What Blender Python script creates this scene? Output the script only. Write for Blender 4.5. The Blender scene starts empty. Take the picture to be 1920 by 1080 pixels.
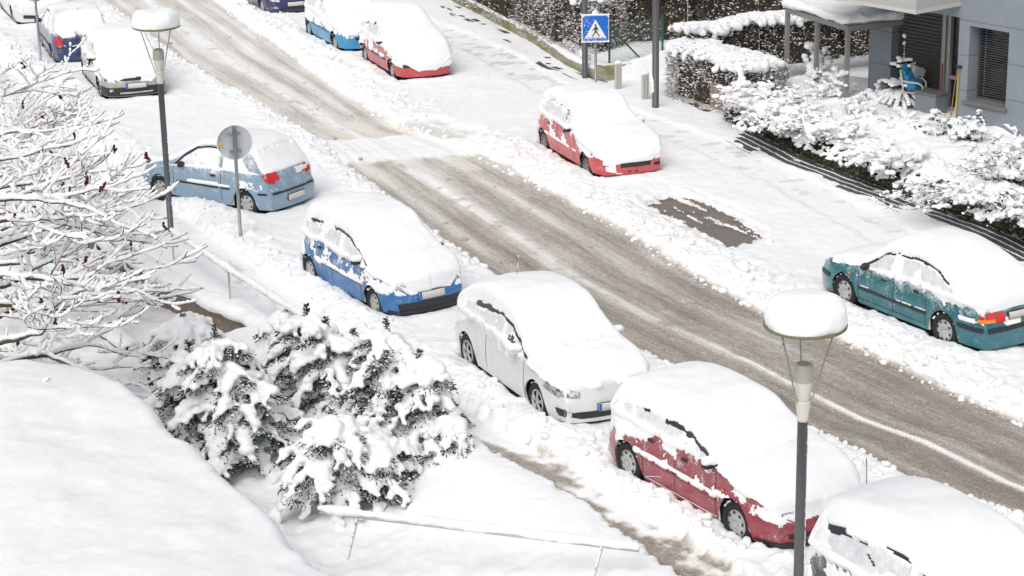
import bpy, bmesh, math, random
import numpy as np
from mathutils import Vector, Matrix
from mathutils.bvhtree import BVHTree
random.seed(7); RNG = np.random.default_rng(11)
R = math.radians

# ------------------------------------------------------------------ camera, world, sun, exposure
scene = bpy.context.scene
F_PX, PITCH, ROLL, CAM_H = 3900.0, R(18.0), R(1.1), 12.0
cam_d = bpy.data.cameras.new('camera'); cam = bpy.data.objects.new('camera', cam_d)
scene.collection.objects.link(cam); scene.camera = cam
cam_d.sensor_width = 36; cam_d.lens = F_PX / 1920 * 36; cam_d.clip_start = .5; cam_d.clip_end = 2000
cam.location = (0, 0, CAM_H)
cam.rotation_euler = (Matrix.Rotation(math.pi/2 - PITCH, 3, 'X') @ Matrix.Rotation(-ROLL, 3, 'Z')).to_euler()

SUN_EL, SUN_AZ = 52.0, 205.0           # soft light through cloud, from behind and left of the camera
w = bpy.data.worlds.new('World'); scene.world = w; w.use_nodes = True
nt = w.node_tree; nt.nodes.clear()
sky = nt.nodes.new('ShaderNodeTexSky'); sky.sky_type = 'NISHITA'; sky.sun_disc = False
sky.sun_elevation = R(SUN_EL); sky.sun_rotation = R(SUN_AZ); sky.air_density = 1.0; sky.dust_density = 4.0
hs = nt.nodes.new('ShaderNodeHueSaturation'); hs.inputs['Saturation'].default_value = .22
bg = nt.nodes.new('ShaderNodeBackground'); bg.inputs['Strength'].default_value = .15
ow = nt.nodes.new('ShaderNodeOutputWorld')
nt.links.new(sky.outputs[0], hs.inputs['Color']); nt.links.new(hs.outputs[0], bg.inputs[0]); nt.links.new(bg.outputs[0], ow.inputs[0])
sd = bpy.data.lights.new('sun', 'SUN'); sd.energy = .75; sd.angle = R(38); sd.color = (1, .975, .94)
so = bpy.data.objects.new('sun', sd); scene.collection.objects.link(so)
az = R(SUN_AZ); el = R(SUN_EL)
so.rotation_euler = (-Vector((math.sin(az)*math.cos(el), math.cos(az)*math.cos(el), math.sin(el)))).to_track_quat('-Z', 'Y').to_euler()
scene.view_settings.view_transform = 'Standard'; scene.view_settings.look = 'None'
scene.view_settings.gamma = 1; scene.view_settings.use_curve_mapping = False
scene.view_settings.exposure = EXPOSURE = 0.02
scene.cycles.max_bounces = 8; scene.cycles.diffuse_bounces = 5

# ------------------------------------------------------------------ helpers
COL = scene.collection
_dn = np.array([math.sin(ROLL), math.cos(ROLL)]); _rt = np.array([math.cos(ROLL), -math.sin(ROLL)])
def at(px, py, z=0.0):
    """a point of the photograph (1920 px wide) on the level z, in metres"""
    q = np.array([px - 960.0, py - 540.0]); a = q @ _rt / F_PX; b = q @ _dn / F_PX
    r = (a, math.cos(PITCH) - b*math.sin(PITCH), -math.sin(PITCH) - b*math.cos(PITCH))
    t = (z - CAM_H) / r[2]
    return Vector((r[0]*t, r[1]*t, z))

def _h(ix, iy, iz):
    n = (ix.astype(np.int64)*374761393 + iy.astype(np.int64)*668265263 + iz.astype(np.int64)*2147483647) & 0xffffffff
    n = ((n ^ (n >> 13)) * 1274126177) & 0xffffffff
    n = ((n ^ (n >> 16)) * 2246822519) & 0xffffffff
    return ((n ^ (n >> 15)) & 0xffffff) / float(0xffffff)
def vn(x, y, z=0.0):
    x = np.asarray(x, float); y = np.asarray(y, float); z = np.asarray(z, float) + 0*x
    x0, y0, z0 = np.floor(x), np.floor(y), np.floor(z); fx, fy, fz = x-x0, y-y0, z-z0
    fx = fx*fx*(3-2*fx); fy = fy*fy*(3-2*fy); fz = fz*fz*(3-2*fz)
    flat = not np.any(fz)
    def pl(k):
        a = _h(x0, y0, z0+k)*(1-fx) + _h(x0+1, y0, z0+k)*fx
        b = _h(x0, y0+1, z0+k)*(1-fx) + _h(x0+1, y0+1, z0+k)*fx
        return a*(1-fy) + b*fy
    return (pl(0) if flat else pl(0)*(1-fz) + pl(1)*fz)*2-1
def fbm(x, y, z=0.0, o=3):
    s = 0; a = 1; t = 0
    x = np.asarray(x, float); y = np.asarray(y, float)
    for k in range(o):
        s = s + a*vn(x+17*k, y-9*k, z); t += a; a *= .5; x = x*2.03; y = y*2.03; z = np.asarray(z)*2.03
    return s/t
def ss(a, b, x):
    t = np.clip((x-a)/(b-a), 0, 1); return t*t*(3-2*t)

def mesh_np(name, verts, faces):
    me = bpy.data.meshes.new(name)
    verts = np.ascontiguousarray(verts, dtype=np.float32); nf = len(faces)
    faces = np.asarray(faces)
    k = faces.shape[1]
    me.vertices.add(len(verts)); me.vertices.foreach_set('co', verts.ravel())
    me.loops.add(nf*k); me.loops.foreach_set('vertex_index', faces.astype(np.int32).ravel())
    me.polygons.add(nf); me.polygons.foreach_set('loop_start', np.arange(0, nf*k, k, dtype=np.int32))
    me.update(calc_edges=True); me.validate()
    return me
def smooth(me):
    me.polygons.foreach_set('use_smooth', np.ones(len(me.polygons), dtype=bool)); me.update(); return me
def link(name, me, mat, parent=None, sm=True):
    if sm: smooth(me)
    o = bpy.data.objects.new(name, me); COL.objects.link(o)
    if mat is not None and len(me.materials) == 0: me.materials.append(mat)
    if parent is not None: o.parent = parent
    return o
def tag(o, label=None, cat=None, group=None, kind=None):
    if label: o['label'] = label
    if cat: o['category'] = cat
    if group: o['group'] = group
    if kind: o['kind'] = kind
    return o
def empty(name, loc, rz=0, **k):
    o = bpy.data.objects.new(name, None); COL.objects.link(o); o.location = loc; o.rotation_euler = (0, 0, rz)
    o.empty_display_size = .2
    return tag(o, **k)

class MB:
    """collects simple shapes and links them as one mesh"""
    def __init__(s): s.v = []; s.f = []; s.n = 0
    def add(s, v, f):
        s.v.append(np.asarray(v, float)); s.f += [tuple(int(i)+s.n for i in q) for q in f]; s.n += len(v); return s
    def box(s, c, size, rz=0, M=None):
        x, y, z = [q/2 for q in size]
        v = np.array([(-x,-y,-z),(x,-y,-z),(x,y,-z),(-x,y,-z),(-x,-y,z),(x,-y,z),(x,y,z),(-x,y,z)])
        if M is not None: v = v @ np.array(M.to_3x3()).T
        ca, sa = math.cos(rz), math.sin(rz)
        v = v @ np.array([[ca, sa, 0], [-sa, ca, 0], [0, 0, 1]]) + np.array(c)
        return s.add(v, [(0,3,2,1),(4,5,6,7),(0,1,5,4),(1,2,6,5),(2,3,7,6),(3,0,4,7)])
    def tube(s, pts, rad, n=8, cap=True):
        pts = [np.array(p, float) for p in pts]; rad = [rad]*len(pts) if np.isscalar(rad) else rad
        v = []; f = []
        ref = None
        for i, p in enumerate(pts):
            d = (pts[min(i+1, len(pts)-1)] - pts[max(i-1, 0)]); d /= (np.linalg.norm(d)+1e-9)
            if ref is None: ref = np.array([0, 0, 1.]) if abs(d[2]) < .9 else np.array([1., 0, 0])
            a = np.cross(d, ref); a /= np.linalg.norm(a)+1e-9; b = np.cross(a, d); ref = b
            for k in range(n):
                t = 2*math.pi*k/n; v.append(p + rad[i]*(math.cos(t)*a + math.sin(t)*b))
        for i in range(len(pts)-1):
            for k in range(n):
                k2 = (k+1) % n; f.append((i*n+k, i*n+k2, (i+1)*n+k2, (i+1)*n+k))
        if cap: f.append(tuple(range(n))); f.append(tuple(reversed(range((len(pts)-1)*n, len(pts)*n))))
        return s.add(v, f)
    def lathe(s, prof, c=(0,0,0), n=32, axis='z', wob=None):
        v = []; f = []; m = len(prof)
        for k in range(n):
            t = 2*math.pi*k/n
            for r, z in prof:
                p = (r*math.cos(t), r*math.sin(t), z)
                if axis == 'y': p = (p[0], p[2], p[1])
                v.append(np.array(p) + np.array(c))
        for k in range(n):
            k2 = (k+1) % n
            for i in range(m-1):
                q = (k*m+i, k2*m+i, k2*m+i+1, k*m+i+1); f.append(q if axis == 'z' else q[::-1])
        return s.add(v, f)
    def build(s, name, mat, parent=None, sm=False, bevel=0):
        me = bpy.data.meshes.new(name); me.from_pydata(np.vstack(s.v).tolist(), [], s.f); me.update()
        o = link(name, me, mat, parent, sm)
        if bevel:
            b = o.modifiers.new('b', 'BEVEL'); b.width = bevel; b.segments = 2
        return o

def add_to(o, mb, m):
    me = o.data; nv = len(me.vertices); bm = bmesh.new(); bm.from_mesh(me); k = len(me.materials); me.materials.append(m)
    vs = [bm.verts.new(v) for v in np.vstack(mb.v)]
    for f in mb.f:
        try: q = bm.faces.new([vs[i] for i in f]); q.material_index = k
        except ValueError: pass
    bm.to_mesh(me); bm.free()

# icosphere template for clumps of snow
_bm = bmesh.new(); bmesh.ops.create_icosphere(_bm, subdivisions=2, radius=1)
ICO_V = np.array([v.co[:] for v in _bm.verts]); ICO_F = np.array([[v.index for v in f.verts] for f in _bm.faces]); _bm.free()
def blobs_mesh(name, C, S):
    """union of ellipsoids: C centres, S radii"""
    C = np.asarray(C, float); S = np.asarray(S, float)
    n = len(C); V = (ICO_V[None]*S[:, None, :] + C[:, None, :]).reshape(-1, 3)
    Fc = (ICO_F[None] + (np.arange(n)*len(ICO_V))[:, None, None]).reshape(-1, 3)
    return mesh_np(name, V, Fc)
def remeshed(name, me, vox, noise=.0, nf=8.0, it=2):
    """voxel-merge a mesh of overlapping clumps into one soft skin of snow"""
    t = bpy.data.objects.new('tmp', me); COL.objects.link(t)
    m = t.modifiers.new('r', 'REMESH'); m.mode = 'VOXEL'; m.voxel_size = vox
    if it: s = t.modifiers.new('s', 'SMOOTH'); s.iterations = it; s.factor = .5
    dg = bpy.context.evaluated_depsgraph_get(); out = bpy.data.meshes.new_from_object(t.evaluated_get(dg))
    bpy.data.objects.remove(t); bpy.data.meshes.remove(me); out.name = name
    if noise:
        n = len(out.vertices); co = np.empty(n*3, np.float32); out.vertices.foreach_get('co', co); co = co.reshape(-1, 3)
        no = np.empty(n*3, np.float32); out.vertices.foreach_get('normal', no); no = no.reshape(-1, 3)
        d = fbm(co[:, 0]*nf, co[:, 1]*nf, co[:, 2]*nf, 2)
        co += no*(d*noise)[:, None]; out.vertices.foreach_set('co', co.ravel().astype(np.float32)); out.update()
    return out

# ------------------------------------------------------------------ materials
def mat(name, col, rough=.6, metal=0, spec=.5, coat=0):
    m = bpy.data.materials.new(name); m.use_nodes = True; b = m.node_tree.nodes['Principled BSDF']
    b.inputs['Base Color'].default_value = (*col, 1); b.inputs['Roughness'].default_value = rough
    b.inputs['Metallic'].default_value = metal; b.inputs['Specular IOR Level'].default_value = spec
    if coat: b.inputs['Coat Weight'].default_value = coat; b.inputs['Coat Roughness'].default_value = .1
    return m
def N(m, t, **k):
    n = m.node_tree.nodes.new(t)
    for a, v in k.items(): setattr(n, a, v)
    return n
def L(m, a, b): m.node_tree.links.new(a, b)
def bsdf(m): return m.node_tree.nodes['Principled BSDF']
def noise(m, scale, detail=3, rough=.6, co='Object', stretch=None, rot=None):
    tc = N(m, 'ShaderNodeTexCoord'); n = N(m, 'ShaderNodeTexNoise'); n.inputs['Scale'].default_value = scale
    n.inputs['Detail'].default_value = detail; n.inputs['Roughness'].default_value = rough
    mp = N(m, 'ShaderNodeMapping')
    if stretch: mp.inputs['Scale'].default_value = stretch
    if rot: mp.inputs['Rotation'].default_value = rot
    L(m, tc.outputs[co], mp.inputs[0]); L(m, mp.outputs[0], n.inputs['Vector'])
    return n.outputs['Fac']
def ramp(m, fac, stops):
    r = N(m, 'ShaderNodeValToRGB'); L(m, fac, r.inputs[0]); e = r.color_ramp.elements
    while len(e) < len(stops): e.new(.5)
    for q, (p, c) in zip(e, stops): q.position = p; q.color = (*c, 1) if len(c) == 3 else c
    return r.outputs[0]
def math_(m, op, a, b=None, clamp=False):
    n = N(m, 'ShaderNodeMath', operation=op, use_clamp=clamp)
    for i, q in enumerate((a, b)):
        if q is None: continue
        if hasattr(q, 'links'): L(m, q, n.inputs[i])
        else: n.inputs[i].default_value = q
    return n.outputs[0]
def mixc(m, f, a, b):
    n = N(m, 'ShaderNodeMix', data_type='RGBA')
    L(m, f, n.inputs[0]) if hasattr(f, 'links') else setattr(n.inputs[0], 'default_value', f)
    for i, q in ((6, a), (7, b)):
        if hasattr(q, 'links'): L(m, q, n.inputs[i])
        else: n.inputs[i].default_value = (*q, 1)
    return n.outputs[2]
def bump(m, h, strength=.5, dist=.02):
    b = N(m, 'ShaderNodeBump'); b.inputs['Strength'].default_value = strength; b.inputs['Distance'].default_value = dist
    L(m, h, b.inputs['Height']); L(m, b.outputs[0], bsdf(m).inputs['Normal'])

SNOW = (.90, .905, .91)
def snow_mat(name, bs=.35, sc=18.):
    m = mat(name, SNOW, .65, spec=.25)
    n1 = noise(m, sc, 5, .65); n2 = noise(m, sc*.22, 2)
    L(m, ramp(m, n2, [(.3, (.87, .875, .885)), (.7, (.92, .922, .925))]), bsdf(m).inputs['Base Color'])
    bump(m, math_(m, 'ADD', n1, math_(m, 'MULTIPLY', n2, 1.5)), bs, .025)
    return m
M_SNOW = snow_mat('snow', .4, 16)
M_SNOWBANK = snow_mat('snow_heap', .22, 34)
M_SNOWCAR = snow_mat('snow_on_cars', .22, 14)
M_FROST = mat('frost_on_glass', (.66, .675, .69), .6, spec=.3); L(M_FROST, ramp(M_FROST, noise(M_FROST, 10, 5, .7), [(.3, (.56,.575,.59)), (.65, (.76,.77,.78))]), bsdf(M_FROST).inputs['Base Color'])
M_SNOWTREE = snow_mat('snow_on_branches', .5, 30)
M_DARK = mat('black_plastic', (.022, .023, .025), .5)
M_UNDER = mat('underbody', (.015, .015, .016), .9)
M_GLASS = mat('car_glass', (.02, .024, .026), .08, spec=.8)
M_TYRE = mat('tyre_rubber', (.018, .018, .019), .85)
def hubmat(name, c):
    m = mat(name, c, .4, .3); L(m, ramp(m, noise(m, 9, 3), [(.35, tuple(q*.7 for q in c)), (.6, c)]), bsdf(m).inputs['Base Color']); return m
M_HUB = hubmat('hubcap_grey', (.55, .55, .54)); M_HUB2 = hubmat('steel_rim', (.30, .29, .26)); M_ALLOY = hubmat('alloy_rim', (.26, .265, .27))
M_PLATE = mat('number_plate', (.62, .61, .55), .5); M_EU = mat('plate_blue', (.02, .12, .55), .5)
M_RED = mat('tail_lamp_red', (.62, .02, .015), .2, coat=.5); M_ORANGE = mat('indicator_orange', (.85, .22, .02), .25, coat=.5)
M_LAMPGLASS = mat('lamp_glass', (.45, .47, .48), .12, .4); L(M_LAMPGLASS, ramp(M_LAMPGLASS, noise(M_LAMPGLASS, 14, 3), [(.35, (.10,.11,.115)), (.5, (.45,.46,.47)), (.62, (.80,.81,.82))]), bsdf(M_LAMPGLASS).inputs['Base Color']); M_MIRROR = mat('mirror_glass', (.3, .33, .35), .1, .8)

def frosted(name, base, rough, z0, z1, dens, zfoot=-9, coat=.6, sc=55., metal=0.):
    """paint or glass with stuck powder snow: sparse below z0, closed above z1"""
    m = mat(name, base, rough, metal, coat=coat)
    tc = N(m, 'ShaderNodeTexCoord'); sx = N(m, 'ShaderNodeSeparateXYZ'); L(m, tc.outputs['Object'], sx.inputs[0])
    mr = N(m, 'ShaderNodeMapRange'); mr.inputs['From Min'].default_value = z0; mr.inputs['From Max'].default_value = z1
    L(m, sx.outputs['Z'], mr.inputs['Value'])
    n1 = noise(m, sc, 4, .7); n2 = noise(m, 5, 2)
    s = math_(m, 'ADD', math_(m, 'MULTIPLY', mr.outputs[0], dens), math_(m, 'ADD', n1, math_(m, 'MULTIPLY', n2, .6)))
    f = N(m, 'ShaderNodeMapRange'); f.inputs['From Min'].default_value = .93; f.inputs['From Max'].default_value = 1.12; L(m, s, f.inputs['Value'])
    dirt = noise(m, 3.5, 3); b2 = mixc(m, ramp(m, dirt, [(.45, (0,0,0)), (.75, (.35,.35,.35))]), base, tuple(.75*q+.05 for q in base))
    L(m, mixc(m, f.outputs[0], b2, SNOW), bsdf(m).inputs['Base Color'])
    L(m, math_(m, 'ADD', math_(m, 'MULTIPLY', f.outputs[0], .6), rough, True), bsdf(m).inputs['Roughness'])
    if coat: L(m, math_(m, 'MULTIPLY', math_(m, 'SUBTRACT', 1., f.outputs[0]), coat), bsdf(m).inputs['Coat Weight'])
    bump(m, f.outputs[0], .6, .01)
    return m

# ------------------------------------------------------------------ street layout (metres, from the camera foot)
NEAR = np.array([(14,16),(10.4,20),(8.6,23.3),(6.94,26.0),(5.62,27.53),(4.78,29.09),(3.85,30.0),(2.55,32.47),(.94,35.03),(-.4,37.61),(-1.73,40.93),(-3.86,46.28),(-4.68,48.78),(-9.51,58.8),(-13.45,68.72),(-16.5,77),(-30,115)])
FAR = np.array([(16.5,16),(13.4,20),(11.4,23.3),(9.7,26.4),(7.82,29.69),(6.85,31.36),(5.79,33.34),(4.65,35.1),(3.44,37.54),(2.39,40.27),(1.07,43.18),(-.69,47.02),(-2.82,50.11),(-5.96,58.47),(-9.68,68.31),(-13,77),(-26,115)])
WALL = np.array([(14.5,28),(10.13,39.3),(8.76,42.0),(7.21,45.06),(6.13,47.92),(5.26,50.58),(4.7,52.2),(2.6,54.3),(1.65,55.97),(.75,59.35),(-2.08,67.49),(-6,79)])
PATH = np.array([(5.4,19),(2.45,24.6),(1.30,26.9),(-.30,29.4),(-3.15,34.1),(-4.15,36.2),(-6.0,39.7),(-8.7,45),(-11.4,51),(-14.2,57.5),(-18,66)])
RW = np.array([(-3.0,33),(-4.41,35.05),(-6.26,37.4),(-7.6,39.6),(-10.2,44.5),(-13,50),(-17,58)])   # line of the retaining wall
def xat(A, y): return np.interp(y, A[:, 1], A[:, 0])
ASPH = [at(*p) for p in ((1222,392),(1262,372),(1300,385),(1345,405),(1420,452),(1372,470),(1318,440),(1265,418))]

# parked cars: rear and front wheel feet of the side that shows
CARS = {}
def foot(key, rear, front, side, Lc, Wc, ro, wb):
    """side = +1 if the wheels given are on the car's left, -1 on its right"""
    a, b = at(*rear), at(*front); h = (b - a).normalized(); yaw = math.atan2(h.y, h.x)
    left = Vector((-h.y, h.x, 0)); mid = (a + b)/2 - left*side*(Wc/2 - .09)
    # mid is between the axles; the car's own origin is the middle of its length
    o = mid + h*(Lc/2 - (ro + wb/2))
    CARS[key] = dict(o=o, yaw=yaw, L=Lc, W=Wc)
foot('teal', (1772,650), (1587,575), +1, 4.45, 1.70, 1.00, 2.61)
foot('red7', (1182,903), (1386,1020), -1, 4.08, 1.70, .66, 2.54)
foot('white6', (886,693), (1013,786), -1, 4.29, 1.74, .75, 2.61)
foot('blue5', (588,533), (706,595), -1, 3.72, 1.64, .55, 2.45)
foot('light4', (476,408), (296,375), +1, 3.84, 1.66, .70, 2.46)
foot('red12', (1020,283), (1108,336), -1, 4.02, 1.66, .70, 2.52)
foot('red11', (686,118), (742,153), -1, 3.85, 1.62, .62, 2.46)
foot('sky10', (585,72), (630,97), -1, 3.83, 1.65, .60, 2.44)
foot('navy9', (450,5), (497,30), -1, 4.15, 1.71, .70, 2.52)
foot('silver3', (152,140), (205,200), -1, 3.95, 1.69, .62, 2.5)
foot('navy2', (106,124), (80,88), +1, 3.98, 1.66, .72, 2.5)
foot('white1', (5,22), (30,48), -1, 4.1, 1.72, .7, 2.55)
foot('white8', (1575,1190), (1835,1340), -1, 4.2, 1.72, .68, 2.6)

def seg_d(x, y, a, b):
    ax, ay = a[0], a[1]; bx, by = b[0]-ax, b[1]-ay; t = np.clip(((x-ax)*bx + (y-ay)*by)/(bx*bx+by*by+1e-9), 0, 1)
    return np.hypot(x-ax-t*bx, y-ay-t*by)
def poly_sd(x, y, P):
    ins = np.zeros(x.shape, bool); d = np.full(x.shape, 1e9)
    for i in range(len(P)):
        a, b = P[i], P[(i+1) % len(P)]; d = np.minimum(d, seg_d(x, y, a, b))
        c = ((a[1] > y) != (b[1] > y)) & (x < (b[0]-a[0])*(y-a[1])/((b[1]-a[1]) or 1e-9)+a[0]); ins ^= c
    return np.where(ins, d, -d)

def ground_fn(x, y):
    xn, xf, xw, xp, xr = xat(NEAR, y), xat(FAR, y), xat(WALL, y), xat(PATH, y), xat(RW, y)
    n1 = fbm(x*.9, y*.9, 0, 3); n2 = fbm(x*3.2+5, y*3.2, 0, 3); n3 = fbm(x*9, y*9+3, 0, 2)
    v = (x-xn)/(xf-xn) + .018*fbm(x*.2, y*.22, 8, 2); k = .87
    e = np.minimum(x-xn, xf-x)*k + .10*n1 + .07*n2
    road = ss(-.02, .10, e)
    u = y*1.15
    # ---- snow cover
    z = .14 + .035*n1 + .012*n2
    lump = np.maximum(n2*.6+n3*.5, -.15)
    dn_, df = (xn-x)*k, (x-xf)*k
    ridge = np.exp(-((df-.55)/.6)**2) + .8*np.exp(-((dn_-.35)/.4)**2)
    z = z + ridge*(.05 + .11*lump)
    # thrown snow between the parked cars and the footpath
    pb = np.exp(-((x-xp)*k-.75)**2/.25); z = z + pb*(.07+.06*lump)
    slush = .16*ss(.10, .6, ridge)*ss(.05, .5, n3+n2*.5)*ss(-.5, .2, n1)
    grey = 0*x
    cl = np.maximum(0, vn(x*5.3, y*5.3+7, 0) + .6*vn(x*10.5, y*10.5, 3) - .15); z = z + np.clip(ridge + pb*.8, 0, 1.2)*cl*.085 + .010*n3
    # ---- ground drops behind the retaining wall, garden and beds on the left
    dl = (xr-x)*k - .06
    steep = ss(34.6, 35.2, y)
    drop = steep*ss(0, .12, dl) + (1-steep)*ss(0.3, 3.6, (xp-x)*k + .3*n1)
    z = z - drop*.55 + drop*(.10*n1 + .05*n2)
    # snow pillow between path and wall
    pil = np.exp(-(((xp-x)*k-1.0)/.5)**2); z = z + pil*.10*(1-drop)
    # ---- gardens behind the low walls on the right
    dr = (x-xw)*k - .22
    up = np.where(y < 51.2, ss(0, .10, dr), ss(0, .10, dr)*ss(54.0, 54.2, y - .34*(x-2.4)))
    z = z + up*(.46 + .20*ss(0, 1.6, dr) + .09*n1 + .03*n2)
    # ---- road
    st = fbm(v*16+.3*n1, u*.16, 0, 3); st2 = fbm(v*46, u*.5, 2.5, 2)
    base = np.interp(y, [24, 31, 37, 44, 50, 70], [.86, .83, .70, .54, .40, .36])
    trk = .55*(.20*np.exp(-((v-.24)/.06)**2) + .16*np.exp(-((v-.60)/.06)**2) + .14*np.exp(-((v-.84)/.05)**2) + .10*np.exp(-((v-.07)/.04)**2))
    lite = .22*np.exp(-((v-.72)/.05)**2) + .10*np.exp(-((v-.15)/.05)**2) + .12*np.exp(-((v-.5)/.04)**2)
    s = base + trk*ss(-.5, .4, n1+.3) - .6*lite + .17*st + .16*st2 + .10*fbm(x*1.3, y*.7, 5, 3)
    cw = np.interp(y, [26, 32, 34, 50, 70], [.022, .016, .03, .06, .05]); v0 = (x-xn)/(xf-xn); lin = np.exp(-((v0-.41-.006*n2)/cw)**2)
    s = s - lin*np.interp(y, [28, 32.5, 34, 48, 70], [.78, .72, .32, .45, .35])*ss(-.6, .1, n2+.3*n3+np.interp(y,[30,33],[.5,.1]))
    s = s - .35*ss(.15, -.02, e)  # whiter towards the verge
    # raised crossing and turning tracks
    t = y - .22*(x+4.65)
    band = ss(45.9, 46.4, t+.15*n2)*ss(48.7, 48.3, t+.12*n2)*ss(xn-.5, xn+.1, x)
    zeb = ss(48.3, 48.6, t)*ss(50.6, 50.3, t)*(np.abs(((v*3.05+.55) % 1)-.5) < .22) + ss(44.6,44.9,t)*ss(46.3,46.0,t)*(np.abs(((v*3.05+.1) % 1)-.5) < .2)
    tl = np.exp(-((t-47.1)/.10)**2) + .7*np.exp(-((t-47.9)/.08)**2)
    zeb = zeb*(e > 0)
    s = s*(1-.5*zeb) + .10*zeb
    cream = zeb
    s = s*(1-band) + band*(.01 + .13*tl + .06*n2)
    # raised crossing reaches the right kerb as paler ground
    rc = ss(47.2, 47.7, t)*ss(50.0, 49.5, t)*ss(xf-.1, xf+.1, x)*ss(xf+1.6, xf+.9, x+.3*n2)
    zr = .0 + .030*st + .016*st2 + .012*n3*ss(0,.6,n1+.3) + lin*.025 + band*.045
    rz = ss(-.14, .16, e); z = z*(1-rz) + rz*zr; slush = slush*(1-road) + road*np.clip(s, 0, 1.05)
    slush = np.maximum(slush, rc*(.25+.25*st)); z = z*(1-.75*rc)
    # ---- cleared footpath on the near side
    pw = .36 + .10*n1
    pd = np.abs((x-xp)*k); pm = ss(pw+.05, pw-.05, pd + .14*n2 + .07*n3)
    ps = ss(-.25, .45, fbm((x-xp)*2.2, y*1.3+x*.9, 3, 3) + .45*fbm(x*3+y*6, y*2.0-x*7, 6, 3) - .55*((x-xp)*k)/pw*.9 + np.interp(y, [26, 31, 34, 40], [.12, .05, -.12, -.2]))
    z = z*(1-pm) + pm*(.03+.01*n3); slush = slush*(1-pm) + pm*ps*np.interp(y, [26, 31, 36, 60], [.85, .7, .45, .35])
    # ---- grey trodden pavement on the far side
    xq = np.interp(y, [35, 44, 47.5, 53, 54.5, 57.6, 60, 68], [9.0, 6.0, 4.4, 1.35, .75, -.25, -1.2, -5.2])
    qd = np.abs((x-xq)*k); qm = ss(.62, .38, qd+.1*n2)
    qs = ss(-.05, .35, fbm(x*2.4+y*.7, y*3.6-x*1.1, 1, 4) + np.interp(y, [40, 48, 52, 54, 60, 64], [-.12, .0, -.05, .2, .1, -.2]))
    grey = np.maximum(grey, qm*qs*np.interp(y, [36, 47, 52, 58, 66], [.35, .45, .3, .6, .1])); z = z*(1-.6*qm) + .6*qm*.06
    # ---- bare rows of dark paving along the far wall
    dw = (xw-x)*k; rows = ss(.04, .08, dw)*ss(1.12, 1.04, dw)
    gap = .75*vn(np.floor((dw-.05)/.2)*3.7+.5, y*.75, 0) + .35*vn(dw*6, y*2.6, 0) - np.interp(dw, [.05, .3, .65, 1.1], [.0, -.30, -.1, .5])
    ym = np.interp(y, [36, 38, 43, 47.2, 48.2, 57.5, 58, 60.0, 60.5], [-.2, .05, .12, 0, -1, -1, -1, -1, -1])
    pave = rows*ss(-.12, .16, gap*1.1 + ym + .22)
    # ---- bare asphalt where a car stood
    sx_ = x*.89+y*.45; sy_ = (y*.89-x*.45)*.6; sd_ = poly_sd(x, y, ASPH) + .07*n2 + .30*fbm(sx_*6.5, sy_, 0, 4) + .03; am = ss(-.06, .05, sd_)*(1-.8*ss(.18, .5, fbm(sx_*9+3, sy_*1.2, 2, 3)+.25*n3)); am2 = ss(-.55, .0, sd_)
    z = z*(1-am2) + am2*(.02 + (1-am)*.06*(1+n3)); asph = am
    slush = np.maximum(slush, ss(-.35, .02, sd_)*(1-am)*.45*ss(.0, .4, n2+.2))
    # ---- hollows under the parked cars
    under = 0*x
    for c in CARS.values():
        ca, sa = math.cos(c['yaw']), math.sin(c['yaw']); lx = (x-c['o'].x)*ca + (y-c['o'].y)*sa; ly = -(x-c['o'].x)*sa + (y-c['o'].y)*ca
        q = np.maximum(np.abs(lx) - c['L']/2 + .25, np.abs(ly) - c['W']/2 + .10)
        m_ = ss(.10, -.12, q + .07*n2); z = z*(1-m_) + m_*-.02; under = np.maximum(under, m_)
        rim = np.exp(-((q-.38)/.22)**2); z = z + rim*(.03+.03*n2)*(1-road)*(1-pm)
    slush = np.maximum(slush, under*(.85+.2*n2))  # slush tone deepened below each car, painting contact shadow into the ground colour
    return z, slush, np.clip(grey, 0, 1), np.maximum(pave, 0), asph, road, pm, np.clip(dw, 0, 2)/2, cream

# ------------------------------------------------------------------ ground mesh
def axis(a, b, st, outer):
    c = [a]
    while c[-1] < b: c.append(c[-1]+st(c[-1]))
    lo = []; d = .3; p = a
    while p > outer[0]: p -= d; d *= 1.5; lo.append(p)
    hi = []; d = .3; p = c[-1]
    while p < outer[1]: p += d; d *= 1.5; hi.append(p)
    return np.array(lo[::-1] + c + hi)
gx = axis(-19, 14.5, lambda q: .045, (-400, 400)); gy = axis(21.5, 72, lambda q: .042 + (q-21.5)*.0012, (-300, 900))
X, Y = np.meshgrid(gx, gy)
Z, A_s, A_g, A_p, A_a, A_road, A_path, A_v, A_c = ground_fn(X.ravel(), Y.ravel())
nx, ny = len(gx), len(gy)
Vg = np.stack([X.ravel(), Y.ravel(), Z], 1)
i = np.arange(ny-1)[:, None]*nx + np.arange(nx-1)[None]
Q = np.stack([i, i+1, i+1+nx, i+nx], -1).reshape(-1, 4)
fr = A_road[Q].mean(1) > .5; fp = (A_path[Q].mean(1) > .5) & ~fr
near_y = Vg[Q[:, 0], 1]; fr &= near_y < 110

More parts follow.
